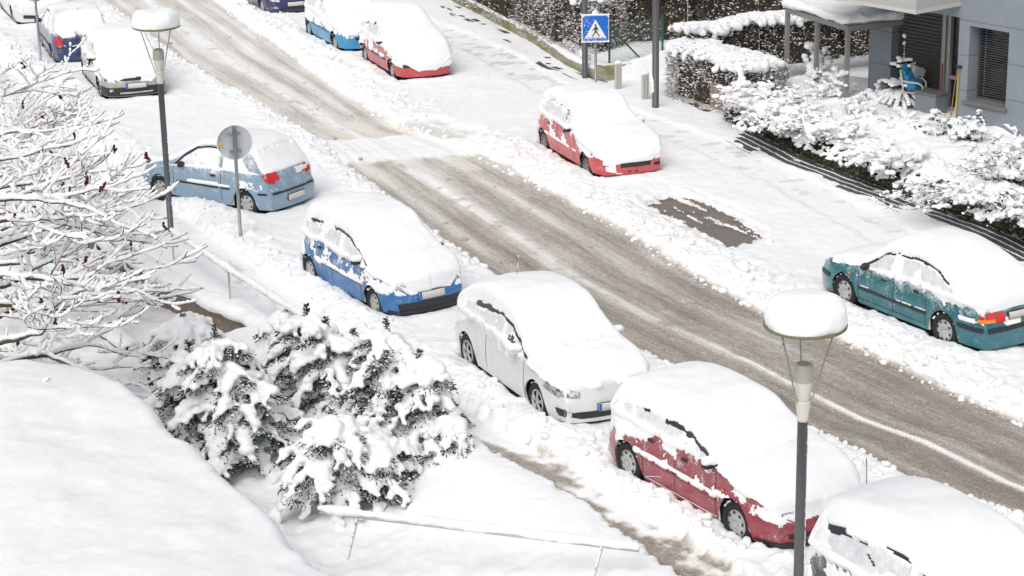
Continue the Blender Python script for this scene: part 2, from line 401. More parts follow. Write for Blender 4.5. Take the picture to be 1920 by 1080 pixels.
M_G = mat('street_snow_and_slush', SNOW, .6, spec=.3)
def build_ground_material(m):
    at_ = N(m, 'ShaderNodeAttribute'); at_.attribute_name = 'cover'; sp = N(m, 'ShaderNodeSeparateColor'); L(m, at_.outputs['Color'], sp.inputs[0])
    S, G, P = sp.outputs
    at2 = N(m, 'ShaderNodeAttribute'); at2.attribute_name = 'bare'; sp2 = N(m, 'ShaderNodeSeparateColor'); L(m, at2.outputs['Color'], sp2.inputs[0])
    ac = sp2.outputs[0]; cr = sp2.outputs[1]
    # grain that runs with the traffic
    uv = N(m, 'ShaderNodeUVMap'); uv.uv_map = 'street'
    def un(sc, st, det=3):
        mp = N(m, 'ShaderNodeMapping'); mp.inputs['Scale'].default_value = st; n = N(m, 'ShaderNodeTexNoise')
        n.inputs['Scale'].default_value = sc; n.inputs['Detail'].default_value = det; n.inputs['Roughness'].default_value = .7
        L(m, uv.outputs[0], mp.inputs[0]); L(m, mp.outputs[0], n.inputs['Vector']); return n.outputs['Fac']
    streak = un(1, (2.6, 44, 1), 4); grain = noise(m, 22, 4, .75); gr2 = noise(m, 7, 4, .7)
    amp = math_(m, 'MULTIPLY', math_(m, 'MINIMUM', S, 1.), 1.0)
    d = math_(m, 'ADD', math_(m, 'MULTIPLY', math_(m, 'SUBTRACT', streak, .5), .55), math_(m, 'MULTIPLY', math_(m, 'SUBTRACT', grain, .5), 1.2))
    d = math_(m, 'ADD', d, math_(m, 'MULTIPLY', math_(m, 'SUBTRACT', gr2, .5), .35))
    s2 = math_(m, 'ADD', S, math_(m, 'MULTIPLY', d, math_(m, 'MINIMUM', math_(m, 'MULTIPLY', amp, 1.3), 1.)), True)
    sn = noise(m, 4, 3)
    snow = ramp(m, sn, [(.3, (.87, .875, .885)), (.7, (.92, .922, .925))])
    c = ramp(m, s2, [(0, (.90, .90, .90)), (.16, (.86, .85, .83)), (.42, (.66, .62, .57)), (.72, (.38, .345, .305)), (1., (.235, .205, .175))])
    c = mixc(m, math_(m, 'MULTIPLY', S, 8., True), snow, c)
    c = mixc(m, math_(m, 'MULTIPLY', cr, .45), c, (.74, .68, .60))
    gk = N(m, 'ShaderNodeMapRange'); gk.inputs['From Min'].default_value = .42; gk.inputs['From Max'].default_value = .62
    L(m, math_(m, 'ADD', math_(m, 'MULTIPLY', G, .55), math_(m, 'ADD', math_(m, 'MULTIPLY', gr2, .25), math_(m, 'ADD', math_(m, 'MULTIPLY', grain, .22), math_(m, 'MULTIPLY', math_(m, 'SUBTRACT', streak, .35), .45)))), gk.inputs['Value'])
    gg = math_(m, 'MULTIPLY', math_(m, 'MULTIPLY', gk.outputs[0], math_(m, 'MULTIPLY', G, 3., True)), .50)
    c = mixc(m, gg, c, (.34, .335, .32))
    rw_ = math_(m, 'FRACT', math_(m, 'MULTIPLY', math_(m, 'SUBTRACT', math_(m, 'MULTIPLY', sp2.outputs[2], 2.), .05), 5.))
    rows_ = math_(m, 'LESS_THAN', math_(m, 'ABSOLUTE', math_(m, 'SUBTRACT', rw_, .5)), .40)
    P = math_(m, 'MULTIPLY', P, rows_)
    pv = math_(m, 'GREATER_THAN', math_(m, 'ADD', P, math_(m, 'MULTIPLY', math_(m, 'SUBTRACT', grain, .5), .5)), .34)
    c = mixc(m, pv, c, (.085, .085, .085))
    aa = math_(m, 'GREATER_THAN', math_(m, 'ADD', ac, math_(m, 'MULTIPLY', math_(m, 'SUBTRACT', grain, .5), .9)), .55)
    c = mixc(m, aa, c, ramp(m, gr2, [(.3, (.14, .115, .098)), (.7, (.215, .185, .16))]))
    L(m, c, bsdf(m).inputs['Base Color'])
    L(m, ramp(m, ac, [(0, (.65,)*3), (1, (.35,)*3)]), bsdf(m).inputs['Roughness'])
    fine = noise(m, 38, 4, .7)
    hb = math_(m, 'ADD', math_(m, 'MULTIPLY', gr2, 1.6), math_(m, 'ADD', math_(m, 'MULTIPLY', grain, .5), math_(m, 'MULTIPLY', fine, .25)))
    bump(m, hb, .30, .03)
build_ground_material(M_G)
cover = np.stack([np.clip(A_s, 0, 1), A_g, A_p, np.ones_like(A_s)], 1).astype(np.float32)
bare = np.stack([A_a, A_c, A_v, np.ones_like(A_s)], 1).astype(np.float32)
uvc = np.stack([Vg[:, 1]*1.15, (Vg[:, 0]-xat(NEAR, Vg[:, 1]))*.3], 1).astype(np.float32)
def ground_part(name, mask, label, cat):
    q = Q[mask]; used = np.unique(q); idx = np.zeros(len(Vg), np.int64); idx[used] = np.arange(len(used))
    me = mesh_np(name, Vg[used], idx[q])
    for nm, arr in (('cover', cover), ('bare', bare)):
        a = me.color_attributes.new(nm, 'FLOAT_COLOR', 'POINT'); a.data.foreach_set('color', arr[used].ravel())
    ul = me.uv_layers.new(name='street'); li = np.empty(len(me.loops), np.int32); me.loops.foreach_get('vertex_index', li)
    ul.data.foreach_set('uv', uvc[used][li].ravel())
    o = link(name, me, M_G); tag(o, label, cat, kind='structure'); return o
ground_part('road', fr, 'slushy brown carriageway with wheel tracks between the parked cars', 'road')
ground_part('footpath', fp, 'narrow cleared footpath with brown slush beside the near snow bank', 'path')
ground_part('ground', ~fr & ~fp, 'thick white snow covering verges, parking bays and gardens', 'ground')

def gz(x, y): return float(ground_fn(np.array([float(x)]), np.array([float(y)]))[0][0])

# heaped snow in the near left corner
BANK = [at(*p, 1.5) for p in ((0,668),(60,662),(180,676),(262,704),(300,745),(345,800),(390,822),(440,878),(505,925),(555,975),(600,1020),(690,1090),(760,1200))]
bankP = [Vector((-16, 31.5, 0)), Vector((-11, 30.3, 0))] + BANK + [Vector((0, 15.5, 0)), Vector((-16, 15.5, 0))]
bx = np.arange(-16.5, 2.5, .07); by = np.arange(15, 32.5, .07); BX, BY = np.meshgrid(bx, by)
sdm = poly_sd(BX, BY, bankP); n1 = fbm(BX*.8, BY*.8, 4, 3); n2 = fbm(BX*3, BY*3, 4, 3); n3 = fbm(BX*7, BY*5, 9, 2)
sdm = sdm + .10*n2 + .05*n1
BZ = -1.3 + 2.8*np.sqrt(np.clip(ss(-.45, .35, sdm), 0, 1)) + .22*ss(0, 2.5, sdm) + (.07*n1 + .012*n2)*ss(0, .5, sdm) - .014*ss(.25, .7, n3)*ss(.5, 1.5, sdm)
nbx = len(bx); i = np.arange(len(by)-1)[:, None]*nbx + np.arange(nbx-1)[None]; qb = np.stack([i, i+1, i+1+nbx, i+nbx], -1).reshape(-1, 4)
keep = sdm.ravel()[qb].max(1) > -.5; qb = qb[keep]; us = np.unique(qb); ix = np.zeros(BX.size, np.int64); ix[us] = np.arange(len(us))
bank = link('snow_bank', mesh_np('snow_bank', np.stack([BX.ravel(), BY.ravel(), BZ.ravel()], 1)[us], ix[qb]), M_SNOWBANK)
tag(bank, 'huge smooth white heap of snow filling the near left corner', 'snow bank', kind='structure')

# ------------------------------------------------------------------ parked cars
def blur1(z, sg):
    k = int(sg*3)+1; w_ = np.exp(-(np.arange(-k, k+1)/sg)**2/2); w_ /= w_.sum()
    return np.convolve(np.pad(z, k, mode='edge'), w_, 'valid')

class Body:
    """car body as a function: stations along x (0 rear .. L front), t around the section"""
    def __init__(s, L_, W_, top, belt, wr, wf, rw=.30, tumble=.24, sill=.20, bow=(.10, .13), rec=None, plan=.6):
        s.L, s.W, s.wr, s.wf, s.rw, s.tumble, s.sill, s.bow, s.plan = L_, W_, wr, wf, rw, tumble, sill, bow, plan
        xx = np.arange(-.3, L_+.3, .01); t = np.array(top); z = blur1(np.interp(xx, t[:, 0], t[:, 1]), 4.5)
        s._x, s._z = xx, z; s.belt = np.array(belt); s.rec = rec or ([(0,.04),(.28,0),(.55,0),(.62,.06),(.9,.10),(1.6,.12)], [(0,.06),(.28,0),(.52,0),(.6,.05),(.75,.10),(1.6,.16)])
    def top(s, x): return np.interp(x, s._x, s._z)
    def grid(s, dx, ns, ng, nc, nt):
        L_ = s.L; n = int(L_/dx); x = L_*.5*(1-np.cos(np.linspace(.0, 1, n)*math.pi))*.35 + np.linspace(0, L_, n)*.65
        K = np.array([0, .25, .5, .72, .88, .96]); xs = np.concatenate([0*K, x, L_+0*K[::-1]]); ks = np.concatenate([K, 1+0*x, K[::-1]])
        rows = []
        zt = s.top(np.clip(xs, .012, L_-.012)); zb0 = np.interp(xs, s.belt[:, 0], s.belt[:, 1]); zb = np.minimum(zb0, zt-.07)
        z0 = np.full_like(xs, s.sill); ra = s.rw+.055
        for wx in (s.wr, s.wf):
            d = np.abs(xs-wx); a = s.rw + np.sqrt(np.clip(ra*ra - d*d, 0, None)); z0 = np.where(d < ra, np.maximum(z0, a), z0)
        dr = np.clip(1-xs/s.plan, 0, 1); df = np.clip(1-(L_-xs)/s.plan, 0, 1)
        wp = s.W/2*(1 - .13*dr**2.2 - .17*df**2.2)
        def prof(z): return 1 - .05*np.clip((.55-z)/.35, 0, 1)**2 - .035*np.clip((z-.6)/.35, 0, 1.5)**1.5
        for tau in np.linspace(0, 1, ns):
            z = z0 + (zb-z0)*tau; rows.append((wp*prof(z) + .012*np.exp(-((z0-s.sill > .02)*np.maximum(z-z0, 0)/.05 + (z0-s.sill <= .02)*9)), z))
        g = zt-zb; yb = rows[-1][0]; ins = .025*np.clip((g-.1)/.2, 0, 1); rc = np.minimum(.10, g*.55); yt = yb-ins-s.tumble*np.clip(g-.07, 0, 9)
        for tau in np.linspace(0, 1, ng+1)[1:]:
            f = tau; y = yb - ins*min(1, f*6) - s.tumble*np.clip(g-.07, 0, 9)*f; rows.append((y - .0*f, zb + (g-rc)*f))
        for a in np.linspace(0, math.pi/2, nc+1)[1:]: rows.append((yt - rc*(1-math.cos(a))*.9, zt - rc + rc*math.sin(a)))
        ye = rows[-1][0]
        for tau in np.linspace(0, 1, nt+1)[1:]: rows.append((ye*(1-tau), zt + .045*(1-(1-tau)**2)))
        Yh = np.stack([r[0] for r in rows], 1); Zh = np.stack([r[1] for r in rows], 1)
        Yg = np.concatenate([Yh, -Yh[:, -2::-1]], 1); Zg = np.concatenate([Zh, Zh[:, -2::-1]], 1); Xg = np.repeat(xs[:, None], Yg.shape[1], 1)
        Yg = Yg*ks[:, None]; Zg = z0[:, None] + (Zg-z0[:, None])*ks[:, None]
        # ends: recession with height and bow in plan
        wR = np.clip(1-Xg/.9, 0, 1)**1.5; wF = np.clip(1-(L_-Xg)/.9, 0, 1)**1.5
        r0 = np.array(s.rec[0]); r1 = np.array(s.rec[1]); yy = (Yg/(s.W/2))**2
        Xg = Xg + wR*(np.interp(Zg, r0[:, 0], r0[:, 1]) + s.bow[0]*yy) - wF*(np.interp(Zg, r1[:, 0], r1[:, 1]) + s.bow[1]*yy)
        return np.stack([Xg - L_/2, Yg, Zg], -1)

def grid_faces(n, m):
    i = np.arange(n-1)[:, None]*m + np.arange(m-1)[None]
    return np.stack([i, i+1, i+m+1, i+m], -1).reshape(-1, 4)
def grid_normals(P):
    a = np.gradient(P, axis=0); b = np.gradient(P, axis=1); n = np.cross(b, a); n /= np.linalg.norm(n, axis=-1, keepdims=True)+1e-9
    return n
AX = {'left': (1, 1), 'right': (1, -1), 'front': (0, 1), 'rear': (0, -1), 'top': (2, 1)}
def patch(bvh, poly, ax, off=.006, step=.07, thick=0.0):
    """cut a flat outline into a grid, lay it on the body seen along one axis"""
    k, sg = AX[ax]; oth = [q for q in range(3) if q != k]
    bm = bmesh.new(); vs = []
    for p in poly:
        co = [0, 0, 0]; co[oth[0]] = p[0]; co[oth[1]] = p[1]; vs.append(bm.verts.new(co))
    bm.faces.new(vs)
    for d in range(2):
        lo = min(p[d] for p in poly); hi = max(p[d] for p in poly); c = lo+step
        nrm = [0, 0, 0]; nrm[oth[d]] = 1
        while c < hi:
            co = [0, 0, 0]; co[oth[d]] = c
            bmesh.ops.bisect_plane(bm, geom=bm.verts[:]+bm.edges[:]+bm.faces[:], plane_co=co, plane_no=nrm, clear_inner=False, clear_outer=False); c += step
    dirv = Vector((0, 0, 0)); dirv[k] = -sg
    for v in bm.verts:
        o = v.co.copy(); o[k] = sg*4
        loc, no, _, _ = bvh.ray_cast(o, dirv)
        if loc is None:
            loc, no, _, _ = bvh.find_nearest(o*0.5 + Vector((0, 0, .2)))
        if no.dot(dirv) > 0: no = -no
        v.co = loc + no*off
    if thick:
        r = bmesh.ops.extrude_face_region(bm, geom=bm.faces[:])
        for v in [e for e in r['geom'] if isinstance(e, bmesh.types.BMVert)]: v.co -= dirv*thick
    bmesh.ops.recalc_face_normals(bm, faces=bm.faces[:])
    if not thick:
        bm.faces.ensure_lookup_table()
        if bm.faces[0].normal.dot(dirv) > 0: bmesh.ops.reverse_faces(bm, faces=bm.faces[:])
    me = bpy.data.meshes.new('patch'); bm.to_mesh(me); bm.free(); return me
def strip(x0, x1, z0, z1=None, h=.04): # slanted band in the side view
    z1 = z0 if z1 is None else z1
    return [(x0, z0-h/2), (x1, z1-h/2), (x1, z1+h/2), (x0, z0+h/2)]

def stroke_d(x, z, a, b): return seg_d(x, z, a, b)

def window(B, x0, x1, up=.04, d=.10, n=9):
    '''side window outline that follows belt and roof line'''
    xs = np.linspace(x0, x1, n); bt = np.interp(xs, B.belt[:, 0], B.belt[:, 1])+up
    e = .03; sl = np.clip(np.abs(B.top(xs+e)-B.top(xs-e))/(2*e), 0, 3); tp = B.top(xs)-d*np.sqrt(1+sl**2)
    pts = [(a, b) for a, b in zip(xs, bt)]; tops = [(a, max(t, b+.015)) for a, t, b in zip(xs, tp, bt)][::-1]
    return [pts[0], pts[n//2], pts[-1]] + tops
def make_car(key, name, label, B, paint, seed, feats, snow, plate=None, hub='cap', antenna=None, mirrors=True, mirror_snow=True, cat='car', glass=None, mx=None):
    c = CARS[key]; root = empty(name, (c['o'].x, c['o'].y, 0), c['yaw'], label=label, cat=cat, group='snow covered cars parked along the street')
    L_, W_ = B.L, B.W
    P = B.grid(.06, 12, 9, 4, 7); n, m = P.shape[:2]; fb = grid_faces(n, m)
    body = link('body', mesh_np('body', P.reshape(-1, 3), fb[:, ::-1]), paint, root)
    bvh = BVHTree.FromPolygons([Vector(v) for v in P.reshape(-1, 3)], [tuple(int(q) for q in f) for f in fb])
    hx = L_/2
    # dark floor and wheel wells
    MB().box((0, 0, .36), (L_-.5, W_-.62, .34)).box((0, 0, .34), (B.wf-B.wr-.75, W_-.14, .24)).build('underbody', M_UNDER, root)
    MB().box((B.wr-hx, 0, .52), (.74, W_-.16, .16)).box((B.wf-hx, 0, .52), (.74, W_-.16, .16)).build('wheel_well', M_UNDER, root)
    # wheels
    for wx in (B.wr, B.wf):
        for sy in (1, -1):
            yo = sy*(W_/2-.035); r = B.rw
            prof = [(r*.60, -.02), (r*.66, .0), (r*.80, .012), (r*.93, 0), (r*.985, -.03), (r, -.06), (r, -.15), (r*.93, -.19), (r*.5, -.19)]
            t = MB().lathe([(a, b*sy) for a, b in prof], (0, 0, 0), 36, 'y')
            wl = t.build('wheel', M_TYRE, root, sm=True); wl.location = (wx-hx, yo, r)
            hb = MB(); rr = r*.635
            if hub == 'cap':
                hb.lathe([(.001, .012*sy), (rr*.25, .012*sy), (rr*.8, -.004*sy), (rr*.97, -.012*sy), (rr, -.03*sy)], (0, 0, 0), 36, 'y')
                h = hb.build('hubcap', M_HUB, wl, sm=True)
                sl = MB()
                for q in range(8):
                    a = 2*math.pi*(q+.3)/8; sl.lathe([(.0001, .004*sy), (.026, .003*sy)], (math.cos(a)*rr*.80, .006*sy, math.sin(a)*rr*.80), 8, 'y')
                for q in range(5):
                    a = 2*math.pi*q/5; sl.lathe([(.0001, .004*sy), (.010, .003*sy)], (math.cos(a)*rr*.30, .012*sy, math.sin(a)*rr*.30), 6, 'y')
                add_to(h, sl, M_DARK)
            elif hub == 'alloy':
                MB().lathe([(.001, -.07*sy), (rr*.95, -.07*sy)], (0, 0, 0), 24, 'y').build('brake_disc', M_UNDER, wl)
                hb.lathe([(rr*.88, -.03*sy), (rr*.93, .01*sy), (rr, .0*sy), (rr, -.03*sy)], (0, 0, 0), 36, 'y')
                for q in range(5):
                    a = 2*math.pi*q/5+.3
                    for da in (-.16, .16):
                        hb.tube([(0, -.01*sy, 0), (math.cos(a)*rr*.35, .0, math.sin(a)*rr*.35), (math.cos(a+da)*rr*.93, -.012*sy, math.sin(a+da)*rr*.93)], [.03, .02, .014], 6)
                hb.build('rim', M_HUB, wl, sm=True)
            else:
                hb.lathe([(.001, .0), (rr*.22, .0), (rr*.3, -.03*sy), (rr*.62, -.03*sy), (rr*.74, .0), (rr*.86, -.03*sy), (rr*.95, -.02*sy), (rr, 0)], (0, 0, 0), 36, 'y')
                h = hb.build('rim', M_HUB2, wl, sm=True); sl = MB()
                for q in range(8):
                    a = 2*math.pi*q/8; sl.lathe([(.0001, .006*sy), (.017, .005*sy)], (math.cos(a)*rr*.72, -.004*sy, math.sin(a)*rr*.72), 8, 'y')
                add_to(h, sl, M_DARK)
            if sy*c.get('vis', sy) > 0:                # snow caught on the tread of the wheels that show
                C_ = [(math.cos(a)*r*1.0, -sy*random.uniform(.0, .10), math.sin(a)*r*1.0) for a in np.linspace(.5, 2.6, 16)]
                link('snow', remeshed('snow', blobs_mesh('s', C_, [(random.uniform(.012,.03), .03, random.uniform(.012,.028)) for _ in C_]), .012, .01), M_SNOWCAR, wl)
    for f in feats:
        nm, ax, poly, mt = f[:4]; off = f[4] if len(f) > 4 else .006; th = f[5] if len(f) > 5 else 0.
        for a in ({'side': ('left', 'right')}.get(ax, (ax,))):
            pl = [(p[0]-hx, p[1]) for p in poly] if a in ('left', 'right', 'top') else poly
            link(nm, patch(bvh, pl, a, off, thick=th), mt, root)
    # the seams of the doors
    # mirrors
    if mirrors:
        mx_ = (mx or B.wf-.62)-hx; zb_ = float(np.interp(mx_+hx, B.belt[:, 0], B.belt[:, 1]))+.05
        for sy in (1, -1):
            hit = bvh.ray_cast(Vector((mx_, sy*4, zb_)), Vector((0, -sy, 0)))[0]; y0 = abs(hit.y) if hit else W_/2-.05
            me = blobs_mesh('mirror', [(mx_, sy*(y0+.10), zb_+.03), (mx_-.01, sy*(y0+.13), zb_+.03), (mx_+.01, sy*(y0+.03), zb_-.01)], [(.055, .10, .07), (.05, .09, .07), (.03, .07, .025)])
            mo = link('mirror', me, M_DARK if mirrors != 'paint' else paint, root)
            if mirror_snow: link('snow', remeshed('snow', blobs_mesh('s', [(mx_, sy*(y0+.10), zb_+.10), (mx_+.02, sy*(y0+.04), zb_+.07), (mx_, sy*(y0+.15), zb_+.08)], [(.09, .12, .055), (.06, .08, .05), (.07, .07, .05)]), .02, .015), M_SNOWCAR, mo)
    if antenna:
        ax_, lean = antenna; z_ = float(B.top(ax_))
        MB().tube([(ax_-hx, 0, z_), (ax_-hx-lean, 0, z_+.55)], .006, 6).build('antenna', M_DARK, root)
        link('snow', remeshed('snow', blobs_mesh('s', [(ax_-hx-lean*q-.004, .004, z_+.55*q) for q in np.linspace(.35, 1, 9)], [(.013, .013, .03)]*9), .008, .004), M_SNOWCAR, root)
    # ---- snow: thick on what faces up, crust and patches on the flanks
    S_ = B.grid(.026, 26, 18, 5, 22); n, m = S_.shape[:2]; nn = grid_normals(S_)
    if nn[n//2, m//2, 2] < 0: nn = -nn
    x, y, z = S_[..., 0]+hx, S_[..., 1], S_[..., 2]
    sgx = np.sign(y)*7+seed
    wt = ss(.30, .72, nn[..., 2]+.05*vn(x*6, y*6, seed))
    T = np.interp(x + .04*vn(y*2.5, seed, 0), snow['tx'], snow['tt'])*(1+.16*fbm(x*1.6, y*1.6+seed, 0, 3)) + .016*fbm(x*6, y*6, seed, 3)
    T = T*ss(1.02, .86, np.abs(y)/(W_/2)*snow.get('edge', .93))
    zbl = np.interp(x, B.belt[:, 0], B.belt[:, 1]); rel = z-zbl
    bz = np.interp(z, snow['bz'][0], snow['bz'][1])
    fr_ = snow.get('front', 0)*ss(L_-.35, L_-.05, x + .10*(y/(W_/2))**2*0) + snow.get('rear', 0)*ss(.35, .05, x)
    bias = bz + fr_ + snow.get('win', .9)*ss(-.02, .04, rel)
    for (a, b, r_, k_) in snow.get('strokes', []): bias = bias + k_*ss(r_, r_*.4, stroke_d(x, z, a, b)) * (np.abs(nn[..., 1]) > .35)
    xe = np.clip(x, .1, L_-.1); slp = np.clip(np.abs(B.top(xe+.03)-B.top(xe-.03))/.06, 0, 3); below = (B.top(xe)-z)/np.sqrt(1+slp**2)
    for (xa, xb, dd, r_, k_) in snow.get('gap', []):
        gm = ss(xa-.04, xa+.04, x)*ss(xb+.04, xb-.04, x)*np.exp(-((below-dd+.02*vn(x*9, seed, 0))/r_)**2)*(np.abs(nn[..., 1]) > .3)*(rel > -.03)
        bias = bias + k_*gm; wt = wt*(1-.9*ss(.3, .7, gm))
    fz = snow.get('fz')
    if fz: bias = bias + 1.0*ss(fz-.05, fz+.05, z + .06*vn(y*4, seed, 0))*ss(L_-.5, L_-.2, x)
    for (a, b, r_, k_) in snow.get('ends', []): bias = bias + k_*ss(r_, r_*.4, stroke_d(y, z, a, b)) * (np.abs(nn[..., 1]) < .6) * ((x > L_*.7) if snow.get('end', 'front') == 'front' else (x < L_*.3))
    ns_ = fbm(x*5+sgx, z*5, y*2, 4)*1.1 + .25*vn(x*26+sgx, z*26, 0)
    sidem = ss(-.04, .14, ns_ + bias)
    th = -.022 + sidem*(.022 + snow.get('st', .028)*(.8+.9*fbm(x*3, z*3, sgx, 2)) + .006*vn(x*30+sgx, z*30, 0))
    th = th + sidem*(1-wt)*(.030*np.exp(-((rel-.01)/.035)**2)*(1+fbm(x*4, z*2, sgx, 2)))
    D = nn*np.array([.45, .55, .55]); D[..., 2] += .75*wt; D /= np.linalg.norm(D, axis=-1, keepdims=True)+1e-9
    disp = nn*((1-wt)*th)[..., None] + D*(wt*T)[..., None]
    Q_ = S_ + disp
    for it in range(snow.get('sm', 14)):
        A = Q_.copy(); A[1:-1, 1:-1] = (Q_[:-2, 1:-1]+Q_[2:, 1:-1]+Q_[1:-1, :-2]+Q_[1:-1, 2:])/4
        k_ = (ss(.25, .8, wt)*.8)[..., None]; Q_ = Q_*(1-k_)+A*k_
    # never below the roof where snow is thick
    for (a, b, r_) in snow.get('slits', []):
        m_ = ss(r_, r_*.5, stroke_d(x, y, a, b) + .010*vn(x*30, y*9+seed, 0) + .02*ss(.1, .5, vn(y*5+seed, x, 0))); Q_[..., 2] = Q_[..., 2]*(1-m_*.98) + (S_[..., 2]-.02)*m_*.98
    sn = link('snow_cover', mesh_np('snow_cover', Q_.reshape(-1, 3), grid_faces(n, m)[:, ::-1]), M_SNOWCAR, root)
    # thin grey frost on the side windows, white snow round them
    wm = (rel > .055) & (below > .15+.03*vn(x*8, seed, 0)) & (x > B.wr-.15) & (x < B.wf-.35) & (np.abs(nn[..., 1]) > .5) & (wt < .3) & (np.abs(x-(B.wr+B.wf)/2-.05) > .035) & (fbm(x*4+sgx, z*4, 3, 3) > -.30)
    sn.data.materials.append(M_FROST); wf_ = wm.ravel()[grid_faces(n, m)].sum(1) >= 3
    if len(wf_) == len(sn.data.polygons): sn.data.polygons.foreach_set('material_index', wf_.astype(np.int32))
    return root

def seams(xs_, z0, z1, lean=0.): return [('door_seam', 'side', [(q-.006, z0), (q+.006, z0), (q+.006+lean, z1), (q-.006+lean, z1)], M_DARK, .004) for q in xs_]
def plate_(ax, yc, zc, wd=.52, h=.11, eu=True, s=1):
    q = [('number_plate', ax, [(yc-wd/2, zc-h/2), (yc+wd/2, zc-h/2), (yc+wd/2, zc+h/2), (yc-wd/2, zc+h/2)], M_PLATE, .03, .012),
         ('plate_frame', ax, [(yc-wd/2-.012, zc-h/2-.012), (yc+wd/2+.012, zc-h/2-.012), (yc+wd/2+.012, zc+h/2+.012), (yc-wd/2-.012, zc+h/2+.012)], M_DARK, .018, .012)]
    if eu: q.append(('plate_band', ax, [(yc+s*wd/2-s*.05, zc-h/2+.004), (yc+s*wd/2-s*.004, zc-h/2+.004), (yc+s*wd/2-s*.004, zc+h/2-.004), (yc+s*wd/2-s*.05, zc+h/2-.004)][::s], M_EU, .045, .0))
    return q

BLUE = (.02, .15, .38); TEAL = (.0, .135, .165); RED7 = (.31, .045, .058); RED12 = (.56, .065, .07); LBLUE = (.235, .345, .45); SKY = (.02, .27, .50); NAVY = (.012, .02, .10)

# 1 blue compact van-like hatchback beside the shrubs
B5 = Body(3.72, 1.64, [(-.3,.9),(.0,.95),(.10,1.18),(.30,1.36),(.75,1.45),(1.6,1.47),(2.05,1.42),(2.40,1.28),(2.95,1.00),(3.2,.97),(3.55,.86),(3.72,.76),(4,.7)],
          [(0,.98),(1.5,.94),(2.8,.88),(3.72,.74)], .55, 3.0, .285, .20)
glass_s = lambda x0, x1, zb0, zb1, zt, rr=.35, fr=.55: [(x0, zb0), (x1, zb1), (x1-fr*.45, (zb1+zt)/2+.05), (x1-fr, zt), (x0+rr*.6, zt+.0), (x0+rr*.12, (zb0+zt)/2)]
make_car('blue5', 'hatchback', 'bright blue compact hatchback with patchy snow on its doors and black lower grille', B5, frosted('paint_blue', BLUE, .3, .35, 1.1, .16), 3,
  [('side_window', 'side', window(B5, .35, 2.78), M_GLASS), ('windshield', 'top', [(2.28,-.58),(2.98,-.66),(2.98,.66),(2.28,.58)], M_GLASS),
   ('side_moulding', 'side', strip(.92, 2.62, .60, .55, .045), M_DARK, .012), ('door_handle', 'side', strip(.98, 1.12, .86, .86, .05), M_DARK, .02), ('door_handle', 'side', strip(1.78, 1.92, .84, .84, .05), M_DARK, .02),
   ('grille', 'front', [(-.62,.24),(.62,.24),(.66,.40),(-.66,.40)], M_DARK, .012), ('bumper_spoiler', 'front', [(-.74,.20),(.74,.20),(.74,.27),(-.74,.27)], M_DARK, .02),
   ('headlight', 'front', [(.42,.62),(.74,.64),(.70,.76),(.44,.72)], M_LAMPGLASS, .01), ('headlight', 'front', [(-.42,.62),(-.44,.72),(-.70,.76),(-.74,.64)], M_LAMPGLASS, .01),
   ('indicator', 'side', strip(2.74, 2.80, .72, .72, .04), M_ORANGE, .03)] + seams((1.52, 2.58, .95), .26, .9) + plate_('front', 0, .50, s=-1),
  dict(sm=5, tx=[0,.2,.5,1.2,2.0,2.16,2.26,2.5,2.9,2.96,3.2,3.72], tt=[.05,.12,.17,.19,.18,.16,.08,.07,.07,.09,.10,.05], bz=([.2,.52,.56,.75,.95,1.1],[-1.2,-.9,.02,-.16,-.02,.5]), win=.7, fz=.66, rear=.9, gap=[(.55,1.1,.15,.03,-1.6),(1.45,2.8,.14,.028,-1.7)],
       strokes=[((1.1,1.1),(2.6,1.02),.10,.5),((.9,.62),(2.62,.58),.05,.7),((.2,.6),(.2,1.0),.3,.5),((2.75,.75),(3.5,.75),.2,.35)],
       ends=[((-.7,.6),(.7,.6),.04,.7),((-.6,.33),(.6,.33),.14,-1.3),((-.28,.5),(.28,.5),.10,-1.6)], slits=[((2.93,-.55),(2.97,-.1),.03),((2.97,.05),(2.93,.5),.022)]), mx=2.55)

